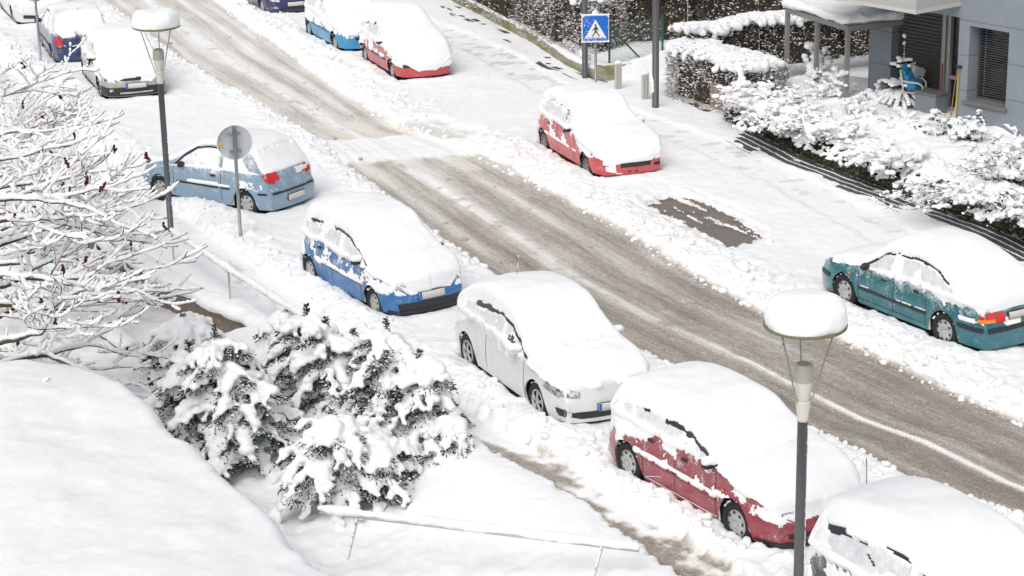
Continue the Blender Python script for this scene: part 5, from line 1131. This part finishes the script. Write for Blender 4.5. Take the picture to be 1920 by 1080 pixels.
# ------------------------------------------------------------------ plants
M_NEEDLE = mat('dark_needles', (.022, .042, .022), .7, spec=.2); L(M_NEEDLE, ramp(M_NEEDLE, noise(M_NEEDLE, 6, 2), [(.35, (.010,.020,.012)), (.7, (.045,.075,.032))]), bsdf(M_NEEDLE).inputs['Base Color'])
M_LEAFB = mat('brown_hedge_twigs', (.10,.08,.06), .8, spec=.2); L(M_LEAFB, ramp(M_LEAFB, noise(M_LEAFB, 7, 3), [(.3, (.12,.10,.08)), (.5, (.23,.19,.155)), (.72, (.36,.30,.25))]), bsdf(M_LEAFB).inputs['Base Color'])
M_LEAFG = mat('olive_leaves', (.05,.06,.03), .8, spec=.2); L(M_LEAFG, ramp(M_LEAFG, noise(M_LEAFG, 5, 3), [(.3, (.03,.032,.018)), (.7, (.095,.10,.045))]), bsdf(M_LEAFG).inputs['Base Color'])
M_BARK = mat('bark', (.07,.055,.035), .85, spec=.2); L(M_BARK, ramp(M_BARK, noise(M_BARK, 4, 4), [(.3, (.05,.04,.03)), (.55, (.10,.085,.05)), (.75, (.13,.08,.05))]), bsdf(M_BARK).inputs['Base Color'])
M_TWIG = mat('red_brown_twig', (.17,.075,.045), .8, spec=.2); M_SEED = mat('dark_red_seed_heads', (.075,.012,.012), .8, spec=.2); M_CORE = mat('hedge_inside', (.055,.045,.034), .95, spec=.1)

def blades(P_, D_, ln, wd):
    """thin leaf blades at P_ pointing along D_"""
    P_ = np.asarray(P_, float); D_ = np.asarray(D_, float); n = len(P_); D_ = D_/(np.linalg.norm(D_, axis=1, keepdims=True)+1e-9)
    r = RNG.normal(size=(n, 3)); s = np.cross(D_, r); s /= np.linalg.norm(s, axis=1, keepdims=True)+1e-9
    l_ = (ln*RNG.uniform(.6, 1.3, n))[:, None]; w_ = (wd*RNG.uniform(.6, 1.3, n))[:, None]
    V = np.stack([P_-s*w_*.3, P_+s*w_*.3, P_+D_*l_*.6+s*w_*.5, P_+D_*l_, P_+D_*l_*.6-s*w_*.5], 1).reshape(-1, 3)
    i_ = np.arange(n)[:, None]*5
    return V, np.concatenate([i_+np.array([[0,1,2]]), i_+np.array([[0,2,4]]), i_+np.array([[2,3,4]])])

def conifer(px, py, z, rad, hgt, label, seed, nb=46, tips=((0,0,1),), vox=.026):
    p = at(px, py, z); rng = random.Random(seed); root = empty('yew_shrub', p, 0, label=label, cat='shrub', group='snow laden evergreen shrubs by the footpath')
    C_, S_, P_, D_ = [], [], [], []
    stem = MB()
    for (tx, ty, tk) in tips:
        stem.tube([(tx*.3,ty*.3,0),(tx*.8,ty*.8,hgt*tk*.6),(tx,ty,hgt*tk*1.05)], [.05,.03,.008], 7)
        for q in range(60):
            t = rng.random(); zz = hgt*tk*(.72+.35*t); w9 = .14*(1.05-t)
            for _ in range(4):
                a = rng.uniform(0, 6.28); P_.append((tx+math.cos(a)*w9*rng.random(),ty+math.sin(a)*w9*rng.random(),zz)); D_.append((math.cos(a), math.sin(a), .6))
    stem.build('trunk', M_BARK, root, sm=True)
    for b in range(nb):
        tx, ty, tk = tips[b % len(tips)]
        f = (b//len(tips)+.5)/(nb/len(tips)); f = f**.8; z0 = hgt*tk*(.12+.80*f); a = b*2.39996+rng.uniform(-.4, .4)
        ln = rad*(1.05-.62*f)*rng.uniform(.75, 1.15)*(1.0 if len(tips) == 1 else .8); up = rng.uniform(.05, .30)*ln; dr = rng.uniform(.35, .70)*ln*(1.25-f*.6)
        def sp(t): return Vector((tx+math.cos(a)*ln*t, ty+math.sin(a)*ln*t, z0+up*t*1.6-dr*t*t*1.35))
        n_ = int(ln/.055)+2; r0 = rng.uniform(.065, .145)
        for q in range(n_):
            t = .12+.88*q/(n_-1); c = sp(t); k_ = (1-.45*t)*(.8+.5*rng.random())
            if rng.random() < .10: continue
            C_.append((c.x+rng.gauss(0,.012), c.y+rng.gauss(0,.012), c.z+.035+r0*.3)); S_.append((r0*k_*rng.uniform(.85,1.25), r0*k_*rng.uniform(.85,1.25), r0*k_*.66))
            if rng.random() < .85:                      # fingers of snow on the side sprays
                sa = a+rng.choice((-1, 1))*rng.uniform(.6, 1.2); L2 = rng.uniform(.08, .22)*(1-.4*t)
                for w2_ in (.5, 1.):
                    C_.append((c.x+math.cos(sa)*L2*w2_, c.y+math.sin(sa)*L2*w2_, c.z+.02-L2*w2_*w2_*.5)); S_.append((.072*k_, .072*k_, .052*k_))
            for _ in range(22):                        # sprays of needles under and around the bough
                sa = a+rng.gauss(0, .9); L2 = rng.uniform(.02, .20)*(1-.3*t); q_ = Vector((c.x+math.cos(sa)*L2, c.y+math.sin(sa)*L2, c.z-.03-L2*.35-rng.random()*.06))
                P_.append(tuple(q_)); D_.append((math.cos(sa)+rng.gauss(0,.3), math.sin(sa)+rng.gauss(0,.3), rng.gauss(-.35,.4)))
    # inner needles
    for q in range(6000):
        tx, ty, tk = tips[q % len(tips)]; f = rng.random()**1.1; a = rng.uniform(0, 6.28); r_ = rad*(.78-.62*f)*math.sqrt(rng.random())
        P_.append((tx+math.cos(a)*r_, ty+math.sin(a)*r_, hgt*tk*(.05+.85*f)-r_*.25)); D_.append((math.cos(a)+rng.gauss(0,.5), math.sin(a)+rng.gauss(0,.5), rng.gauss(-.1,.5)))
    kp = [q for q in range(len(P_)) if P_[q][2] > .10+.10*rng.random()]; P_ = [P_[q] for q in kp]; D_ = [D_[q] for q in kp]
    V, F_ = blades(P_, D_, .060, .018); link('foliage', mesh_np('foliage', V, F_), M_NEEDLE, root, sm=False)
    PA_, DA_ = np.array(P_), np.array(D_); k9 = RNG.random(len(PA_)) < .22
    V, F_ = blades(PA_[k9]+np.array([0, 0, .014]), DA_[k9]*np.array([1, 1, .4]), .05, .026); link('clinging_snow', mesh_np('clinging_snow', V, F_), M_SNOWTREE, root, sm=False)
    link('snow_cover', remeshed('snow', blobs_mesh('s', C_, S_), vox, .045, 8, 2), M_SNOWTREE, root)
    return root
conifer(418, 868, -.42, 1.35, 2.1, 'leftmost large yew shrub bowed by snow beside the great snow bank', 1, 84, ((0,0,1),(-.45,.25,.86),(.35,-.2,.8)))
conifer(620, 790, -.40, 1.25, 1.75, 'middle rear yew shrub with two dark upright tips behind the front one', 2, 76, ((0,0,.95),(-.35,.45,1.0),(.42,.1,.82)))
conifer(782, 850, -.25, 1.10, 1.95, 'right tall yew shrub whose thin tip stands before the blue car', 3, 74, ((-.42,.35,1.0),(.1,.0,.80)))
conifer(630, 940, -.30, 1.25, 1.35, 'front round yew shrub with a big dome of snow above the handrail', 4, 80, ((0,0,1),(.5,.15,.72)))
conifer(545, 690, -.35, .85, 1.0, 'small snow covered evergreen in front of the retaining wall end', 5, 40)
conifer(350, 700, -.45, 1.1, 1.0, 'low evergreen mound of snow left of the yew shrubs under the bare branches', 6, 50)
conifer(838, 872, -.1, .50, .75, 'low drooping evergreen at the footpath edge right of the tall yew', 7, 24)

def hedge(pts, wdt, z0, z1, label, m, seed, dens=420, snow_h=.13, cover_=1., top_w=None, speck=0.45, group='clipped garden hedges', vox=.04, core=True, name='hedge', cat='hedge', straggle=.05):
    rng = np.random.default_rng(seed); pts = [Vector((p[0], p[1], 0)) for p in pts]; root = empty(name, pts[0], 0, label=label, cat=cat, group=group); o = pts[0]
    P_, D_, SC, SS, SPC, SPS = [], [], [], [], [], []
    for a, b in zip(pts[:-1], pts[1:]):
        d = (b-a); ln = d.length; d.normalize(); nn_ = Vector((-d.y, d.x, 0)); n = int(ln*(z1-z0)*dens*2.2)
        t = rng.random(n)*ln; h = rng.random(n); sd_ = rng.choice([-1, 1], n); ed = (wdt/2)*(1-.12*h) + rng.normal(0, straggle, n)
        top = rng.random(n) < .3; ed = np.where(top, rng.uniform(-1, 1, n)*wdt/2, ed*sd_); h = np.where(top, 1+rng.normal(0, .04, n), h)
        bul = .14*fbm(t*1.1+seed, h*1.5+sd_, 0, 3)
        px_ = a.x-o.x + d.x*t + nn_.x*(ed+bul*sd_); py_ = a.y-o.y + d.y*t + nn_.y*(ed+bul*sd_); pz_ = z0+(z1-z0)*(h + .05*vn(t*.9, seed, 0)*h)
        P_.append(np.stack([px_, py_, pz_], 1)); dd = np.stack([nn_.x*np.sign(ed)*.6, nn_.y*np.sign(ed)*.6, np.full(n, .5)], 1)+rng.normal(0, .55, (n, 3)); D_.append(dd)
        for (pe, sg_) in ([(a, -1)] if (a-pts[0]).length < .01 else []) + ([(b, 1)] if (b-pts[-1]).length < .01 else []):
            ne = int(wdt*(z1-z0)*dens*1.6); ee_ = rng.uniform(-.5, .5, ne)*wdt; off_ = rng.normal(0, .05, ne) - .02
            P_.append(np.stack([pe.x-o.x + nn_.x*ee_ + d.x*sg_*off_, pe.y-o.y + nn_.y*ee_ + d.y*sg_*off_, z0+(z1-z0)*rng.random(ne)], 1)); D_.append(np.array([[d.x*sg_*.6, d.y*sg_*.6, .5]]) + rng.normal(0, .55, (ne, 3)))
        ns_ = int(ln*wdt*60*cover_)
        for q in range(ns_):
            tt, ee = rng.random()*ln, rng.uniform(-1, 1)*wdt*.56; e_ = a + d*tt + nn_*ee
            k_ = 1+.35*float(vn(e_.x*2.3, e_.y*2.3, seed)); SC.append((e_.x-o.x, e_.y-o.y, z1+.05*float(vn(tt*.9, seed, 0))*(z1-z0)+.02-max(0, abs(ee)/wdt-.42)*1.6*rng.random())); SS.append((.11*k_*rng.uniform(.7,1.3), .11*k_*rng.uniform(.7,1.3), snow_h*k_*(1-.4*abs(ee)/(wdt*.5))))
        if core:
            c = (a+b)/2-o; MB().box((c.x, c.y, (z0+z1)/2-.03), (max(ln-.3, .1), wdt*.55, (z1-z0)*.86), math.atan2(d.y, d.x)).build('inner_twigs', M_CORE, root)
    V, F_ = blades(np.concatenate(P_), np.concatenate(D_), .10, .015); link('foliage', mesh_np('foliage', V, F_), m, root, sm=False)
    sc = link('snow_cover', remeshed('snow', blobs_mesh('s', SC, SS), vox, .04, 6, 2), M_SNOWTREE, root)
    AP = np.concatenate(P_); AD = np.concatenate(D_); pk_ = rng.random(len(AP)) < speck*(.5+1.0*np.clip((AP[:, 2]-z0)/(z1-z0), 0, 1.1)); pk_ &= fbm(AP[:, 0]*2.5+seed, AP[:, 1]*2.5, AP[:, 2]*2.5, 3)+.3*rng.random(len(AP)) > -.05
    V, F_ = blades(AP[pk_]+AD[pk_]*.03+np.array([0, 0, .012]), AD[pk_]*np.array([1, 1, .3]), .07, .030); link('clinging_snow', mesh_np('clinging_snow', V, F_), M_SNOWTREE, root, sm=False)
    return root
# the hedge behind the mossy wall and its long back part
hedge([(-7,79.5), (-1.75,67.9), (.35,61.5)], 1.1, .3, 1.55, 'long green hedge under heavy snow along the far left wall at the top edge', M_LEAFG, 21, 200, .22, 1.2, vox=.06)
hedge([(.55,61.5), (1.85,57.6), (2.8,55.6)], 1.0, .35, 1.95, 'tall brown leafless hedge behind the crossing sign', M_LEAFB, 22, 520, .08, .45, speck=0.62)
hedge([(2.9,56.1), (5.0,57.0), (9.5,58.8), (15,61)], 1.0, .35, 2.1, 'long dark brown hedge across the back along the top edge', M_LEAFB, 23, 320, .11, .5, speck=0.62)
# hedge along the right garden corner
q0, q1, q2 = at(1262,188,0), at(1330,212,0), at(1372,232,0)
hedge([(q0.x+.35,q0.y+.25), (5.75,50.5), (6.3,49.6)], 1.25, .05, 1.36, 'brown hedge corner thickly capped with lumpy snow beside the tall post', M_LEAFB, 24, 620, .17, 1.5, speck=0.62)
hedge([(4.45,52.7), (6.6,53.9), (8.9,54.9), (10.6,55.8)], .8, .45, 1.75, 'hedge with rounded snow crest running behind the pergola', M_LEAFB, 25, 420, .17, 1.4, speck=0.62)

# trailing plants over the garden wall
def trailing(pts, label, seed):
    rng = random.Random(seed); pts = [Vector((p[0], p[1], 0)) for p in pts]; o = pts[0]; P_, D_, SC, SS = [], [], [], []
    for a, b in zip(pts[:-1], pts[1:]):
        d = b-a; ln = d.length; d.normalize(); nn_ = Vector((-d.y, d.x, 0))        # nn_ points into the garden
        for q in range(int(ln*230)):
            tt = rng.random()*ln; e = rng.uniform(-.33, .75); e_ = a+d*tt+nn_*e; sag = .5*float(vn(e_.x*1.9, e_.y*1.9, seed))
            zz = .72 + .22*sag - (max(0, .06-e)/.38)**1.2*.34 + rng.gauss(0, .02); r_ = rng.uniform(.022, .07)*(1 if e > 0 else .8)
            if e < .05 and sag < -.30: continue
            for _ in range(3): SC.append((e_.x-o.x+rng.gauss(0,r_*.7), e_.y-o.y+rng.gauss(0,r_*.7), zz+rng.gauss(0,r_*.3))); SS.append((r_*rng.uniform(.7,1.5), r_*rng.uniform(.7,1.5), r_*rng.uniform(.45,.8)))
        for q in range(int(ln*800)):
            tt = rng.random()*ln; e = rng.uniform(-.34, .25); e_ = a+d*tt+nn_*e
            zz = .58 - (max(0, .08-e)/.42)**1.2*.38 + rng.gauss(0, .03)
            P_.append((e_.x-o.x, e_.y-o.y, zz)); D_.append((-nn_.x*.7+rng.gauss(0,.6), -nn_.y*.7+rng.gauss(0,.6), -.3+rng.gauss(0,.5)))
    root = empty('trailing_plant', o, 0, label=label, cat='plant', group='snowy plants trailing over the right garden wall')
    V, F_ = blades(P_, D_, .075, .035); link('foliage', mesh_np('foliage', V, F_), M_LEAFG, root, sm=False)
    link('snow_cover', remeshed('snow', blobs_mesh('s', SC, SS), .026, .045, 13, 1), M_SNOWTREE, root)
trailing([(5.55,49.6), (6.13,47.92), (6.75,46.3)], 'trailing evergreen under snow beside the pinkish wall end', 31)
trailing([(6.75,46.3), (7.21,45.06), (7.95,43.6)], 'trailing snowy plant over the middle of the right wall above the bare paving rows', 32)
trailing([(7.95,43.6), (8.76,42.0), (9.35,40.85)], 'trailing snowy plant with dark leaves over the wall below the house window', 33)
trailing([(9.35,40.85), (10.13,39.3), (11.6,36.1)], 'trailing snowy plant over the wall at the right edge of the picture', 34)

def twig_bush(px, py, z, rad, hgt, label, seed, n=40, arch=.5, m=None, vox=.02, leaf=0, fat=1., lean=(0,0)):
    p = at(px, py, z); rng = random.Random(seed); root = empty('garden_shrub', p, 0, label=label, cat='shrub', group='bare shrubs bent by snow in the right garden')
    tw = MB(); C_, S_, P_, D_ = [], [], [], []
    for k in range(n):
        a = rng.uniform(0, 6.28); l_ = rad*rng.uniform(.4, 1.1); h_ = hgt*rng.uniform(.45, 1.05); bend = rng.uniform(.2, 1)*arch; w1 = rng.uniform(-1.2, 1.2); x0, y0 = rng.gauss(0, rad*.25), rng.gauss(0, rad*.25)
        pts_ = []
        for t in np.linspace(0, 1, 7):
            a2 = a + w1*t*t; pts_.append((math.cos(a2)*l_*t + lean[0]*t*t + x0, math.sin(a2)*l_*t + lean[1]*t*t + y0, max(.02, h_*(t*1.7-(.45+bend)*1.1*t*t))))
        tw.tube(pts_, [.010*(1-.6*t) for t in np.linspace(0, 1, 7)], 4, False)
        for a_, b_ in zip(pts_[1:-1], pts_[2:]):
            a_, b_ = Vector(a_), Vector(b_)
            for t in (0, .25, .5, .75):
                if rng.random() < .38: continue
                q = a_.lerp(b_, t); r_ = (rng.uniform(.012, .03) if rng.random() < .8 else rng.uniform(.04, .065))*fat; C_.append((q.x+rng.gauss(0,.01), q.y+rng.gauss(0,.01), q.z+r_*.55)); S_.append((r_*rng.uniform(.8,1.5), r_*rng.uniform(.8,1.5), r_*rng.uniform(.5,.85)))
                for _ in range(leaf): P_.append((q.x+rng.gauss(0,.03), q.y+rng.gauss(0,.03), q.z-.02+rng.gauss(0,.03))); D_.append((rng.gauss(0,1), rng.gauss(0,1), rng.gauss(-.4,.6)))
    tw.build('twigs', m or M_BARK, root, sm=True)
    if P_: V, F_ = blades(P_, D_, .06, .03); link('foliage', mesh_np('foliage', V, F_), M_NEEDLE, root, sm=False)
    link('snow_cover', remeshed('snow', blobs_mesh('s', C_, S_), vox, .030, 16, 1), M_SNOWTREE, root)
twig_bush(1470, 205, .65, 1.0, .62, 'arching bare shrub under snow below the left pergola post', 41, 46, 1.1, fat=1.1)
twig_bush(1440, 245, .62, .9, .40, 'low tangle of thin stems at the left end of the right garden', 42, 40, 1.2, fat=1.0)
twig_bush(1560, 190, .65, .6, .9, 'snowy shrub with dark stems in front of the right pergola post', 43, 40, .8, fat=1.3)
twig_bush(1613, 225, .65, .45, .55, 'small bare shrub with thin dark stems in the middle of the garden', 44, 22, .9)
twig_bush(1697, 245, .65, .65, .52, 'low shrub of bent stems before the blue bag', 45, 36, 1.0, fat=1.2)
twig_bush(1812, 268, .62, .50, .75, 'lumpy snowy shrub hiding the foot of the yellow broom', 46, 40, .9, leaf=3, fat=1.45, lean=(-.25,.0))
twig_bush(1745, 262, .62, .45, .40, 'flat snowy shrub left of the lumpy one beneath the terrace', 47, 26, 1.0, leaf=2, fat=1.2)
twig_bush(1790, 380, .62, 1.0, .55, 'wide shrub of long thin stems bowed over the wall', 48, 60, 1.25, fat=1.05, lean=(-.5,-.2))
twig_bush(1895, 345, .62, .95, 1.15, 'big snowy bush at the right edge under the house window', 49, 90, .9, leaf=1, fat=1.5)
twig_bush(1915, 420, .62, .9, .75, 'dense snowy bush at the right edge above the wall', 50, 80, 1.0, leaf=2, fat=1.35)
twig_bush(1535, 150, .75, .4, .9, 'thin twiggy bush with snowballs between the pergola posts', 51, 14, .3, fat=1.5)
twig_bush(1640, 205, .62, .55, .6, 'snowy shrub hiding the second garden chair', 52, 34, .8, fat=1.3)
twig_bush(1560, 262, .66, .9, .55, 'broad snow heaped shrub in the middle of the right garden', 55, 60, 1.0, fat=1.5)
twig_bush(1650, 312, .66, .9, .50, 'broad snow heaped shrub near the wall below the storage box', 56, 60, 1.0, fat=1.5)
twig_bush(1490, 240, .64, .8, .55, 'snow heaped shrub near the wall left of the broad middle one', 57, 50, 1.0, fat=1.5)
twig_bush(1405, 205, .55, .75, .75, 'high tangle heaped with snow just right of the hedge corner', 53, 60, 1.0, fat=1.5)
twig_bush(1440, 228, .58, .7, .60, 'heaped snowy shrub above the pinkish wall end', 54, 50, 1.0, fat=1.5)
# little conifer before the shutter
p = at(1690, 205, .65); lc = tag(empty('small_conifer', p), 'small fir with bare snowy leader standing before the brown shutter', 'conifer')
MB().tube([(0,0,0),(.01,0,.9),(0,0,1.72)], [.02,.012,.005], 6).build('trunk', M_BARK, lc, sm=True)
C_, S_, P_, D_ = [], [], [], []
for lay, (zz, ln, nb_) in enumerate(((.30,.66,17),(.45,.62,16),(.60,.46,12),(1.02,.26,5),(1.14,.18,3))):
    for b in range(nb_):
        a = b*6.283/nb_+lay*.5+random.uniform(-.15,.15); l_ = ln*random.uniform(.8,1.1)
        for t in np.linspace(.15, 1, 8):
            q = (math.cos(a)*l_*t, math.sin(a)*l_*t, zz+.06*t-.28*t*t*(1 if lay < 2 else .1)); C_.append((q[0], q[1], q[2]+.03)); S_.append((.062,.062,.042))
            for _ in range(10): P_.append((q[0]+random.gauss(0,.03), q[1]+random.gauss(0,.03), q[2]-.03)); D_.append((math.cos(a)+random.gauss(0,.6), math.sin(a)+random.gauss(0,.6), random.gauss(-.5,.4)))
for zz in np.linspace(1.2, 1.7, 9): C_.append((.012, -.012, zz)); S_.append((.018,.018,.025))
C_ += [(0,0,1.76),(0,0,1.58)]; S_ += [(.05,.05,.05),(.035,.035,.03)]
V, F_ = blades(P_, D_, .06, .018); link('foliage', mesh_np('foliage', V, F_), M_NEEDLE, lc, sm=False)
link('snow_cover', remeshed('snow', blobs_mesh('s', C_, S_), .018, .015, 12, 1), M_SNOWTREE, lc)

# ------------------------------------------------------------------ bare sumac tree on the left
def bare_tree(base, hgt, seed, label, limbs, sweep=1.):
    rng = random.Random(seed); root = empty('bare_tree', base, 0, label=label, cat='tree', group='bare branching trees at the left edge')
    thick, thin = MB(), MB(); C_, S_, TIPS = [], [], []
    def grow(p, d, r, ln, dep):
        pts_ = [p]; rs = [r]; n_ = max(3, int(ln/.10)); q = p.copy(); dd = d.copy(); side = Vector((rng.gauss(0,.10), rng.gauss(0,.10), 0))
        for k in range(n_):
            lift = .0 if dep < 2 else (.06 if dep < 4 else .22)
            dd = (dd + side*.35 + Vector((rng.gauss(0,.11), rng.gauss(0,.11), rng.gauss(0,.09)+lift*(k/n_)))).normalized()
            q = q + dd*(ln/n_); pts_.append(q.copy()); rs.append(r*(1-.45*(k+1)/n_))
        (thick if r > .013 else thin).tube(pts_, [max(q_, .0075) for q_ in rs], 6 if r > .02 else 4, False)
        sr = min(.060, .038+.8*r)
        for a, b, ra in zip(pts_[:-1], pts_[1:], rs):
            m_ = max(2, int((b-a).length/.030)); dirz = abs((b-a).normalized().z)
            for w2_ in range(m_):
                if rng.random() < .03+.5*max(0, dirz-.55): continue
                c = a.lerp(b, w2_/m_); k_ = rng.uniform(.75, 1.2)*(1-.30*dirz)
                C_.append((c.x, c.y, c.z+ra*.75+sr*.62*k_)); S_.append((sr*k_*.78, sr*k_*.78, sr*k_*.74))
        if dep >= 4 or ln < .28: TIPS.append((q, dd)); return
        nb_ = 2 if rng.random() < .80 else 3
        for k in range(nb_):
            a = (k*2-1)*rng.uniform(.35, .75) if nb_ == 2 else (k-1)*rng.uniform(.5, .8)
            dv = Matrix.Rotation(a, 3, 'Z') @ dd; dv.z = dv.z*.8+rng.uniform(-.14, .16); dv.normalize(); grow(q, dv, rs[-1]*.80, ln*rng.uniform(.62, .86), dep+1)
        for _ in range(2 if dep >= 1 else 1):
            if rng.random() > .72: continue
            k = rng.randrange(1, n_); a = rng.choice((-1, 1))*rng.uniform(.6, 1.1); dv = Matrix.Rotation(a, 3, 'Z') @ dd; dv.z += .15; grow(pts_[k].copy(), dv.normalized(), rs[k]*.45, ln*.5, max(dep+2, 3))
    for (z, az_, el_, ln, r) in limbs:
        d = Vector((math.cos(R(az_))*math.cos(R(el_)), math.sin(R(az_))*math.cos(R(el_)), math.sin(R(el_)))); grow(Vector((0, 0, z)), d, r, ln*sweep, 0)
    tr = MB(); tr.tube([(0,0,-1.4),(.03,0,-.2),(0,0,hgt)], [.11,.095,.05], 12); tr.build('trunk', M_BARK, root, sm=True)
    thick.build('branches', M_BARK, root, sm=True)
    if thin.n: thin.build('twigs', M_TWIG, root, sm=True)
    link('snow_cover', remeshed('snow', blobs_mesh('s', C_, S_), .014, .010, 14, 1), M_SNOWTREE, root)
    rng.shuffle(TIPS)
    for q, dd in TIPS[:int(len(TIPS)*.03)]:
        C2, S2 = [], []
        for k in range(22):
            t = rng.random(); C2.append((rng.gauss(0,.018)*(1.2-t), rng.gauss(0,.018)*(1.2-t), t*.16-.02)); r_ = rng.uniform(.010, .022); S2.append((r_, r_, r_))
        s_ = link('seed_head', blobs_mesh('seed_head', C2, S2), M_SEED, root); s_.location = q; s_.rotation_euler = (rng.gauss(0,.3), rng.gauss(0,.3), 0)
    return root
rl = random.Random(4)
limbs = [(.70+.22*k, -38+(k*47) % 118, rl.uniform(-2, 12)+max(0, k-11)*3, rl.uniform(1.15, 1.45)-.02*k, max(.030, .052-.0014*k)) for k in range(14)]
bare_tree(Vector((-8.35, 30.4, 0)), 4.7, 5, 'large bare tree at the left edge with snow loaded branches and dark red seed heads', limbs)
limbs = [(.8+.20*k, -30+(k*53) % 110, rl.uniform(0, 14)+max(0, k-8)*4, rl.uniform(1.0, 1.25), .044-.001*k) for k in range(11)]
bare_tree(Vector((-9.8, 35.6, -.4)), 4.0, 9, 'smaller bare tree behind at the left edge near the upper branches', limbs)
limbs = [(.8+.24*k, -25+(k*41) % 105, rl.uniform(0, 16)+max(0, k-6)*5, rl.uniform(.95, 1.2), .040-.001*k) for k in range(10)]
bare_tree(Vector((-11.3, 41.0, -.4)), 3.2, 12, 'farthest bare tree at the left edge below the round sign and navy car', limbs)

# loose clods thrown up by the ploughs, along both edges of the carriageway and the path
rk = np.random.default_rng(77)
def clods(n, brown, label):
    y_ = 25 + 42*rk.random(n)**1.4; side = rk.choice(3, n, p=[.5, .3, .2]); off = np.abs(rk.normal(0, .55, n))+(-.15 if not brown else -.45)
    x_ = np.where(side == 0, xat(FAR, y_)+off*1.3, np.where(side == 1, xat(NEAR, y_)-off*.7, xat(PATH, y_)+.55+off*.7))
    if brown: x_ = np.where(rk.random(n) < 1.4, xat(NEAR, y_)+(xat(FAR, y_)-xat(NEAR, y_))*rk.choice([.5, .72, .15], n)+rk.normal(0, .08, n), x_)
    ok = np.ones(n, bool)
    for c in CARS.values():
        ca, sa = math.cos(c['yaw']), math.sin(c['yaw']); lx = (x_-c['o'].x)*ca + (y_-c['o'].y)*sa; ly = -(x_-c['o'].x)*sa + (y_-c['o'].y)*ca
        ok &= ~((np.abs(lx) < c['L']/2+.05) & (np.abs(ly) < c['W']/2+.05))
    x_, y_ = x_[ok], y_[ok]; z_ = ground_fn(x_, y_)[0]; r_ = .010+.062*rk.random(len(x_))**4.5*(1 if not brown else .8)
    me = blobs_mesh('c', np.stack([x_, y_, z_+r_*.3], 1), np.stack([r_*rk.uniform(.7,1.5,len(x_)), r_*rk.uniform(.7,1.5,len(x_)), r_*.8], 1))
    nv = len(me.vertices); co = np.empty(nv*3, np.float32); me.vertices.foreach_get('co', co); co = co.reshape(-1, 3); co += (fbm(co[:, 0]*40, co[:, 1]*40, co[:, 2]*40, 2)*.012)[:, None]; me.vertices.foreach_set('co', co.ravel())
    return tag(link('snow_clods' if not brown else 'slush_clods', me, M_SNOWTREE if not brown else mat('dirty_slush', (.42,.37,.31), .8)), label, 'snow clods' if not brown else 'slush clods', kind='stuff')
clods(5200, False, 'small white clods of ploughed snow scattered along the road edges')
clods(170, True, 'small brown lumps of dirty slush scattered on the carriageway')
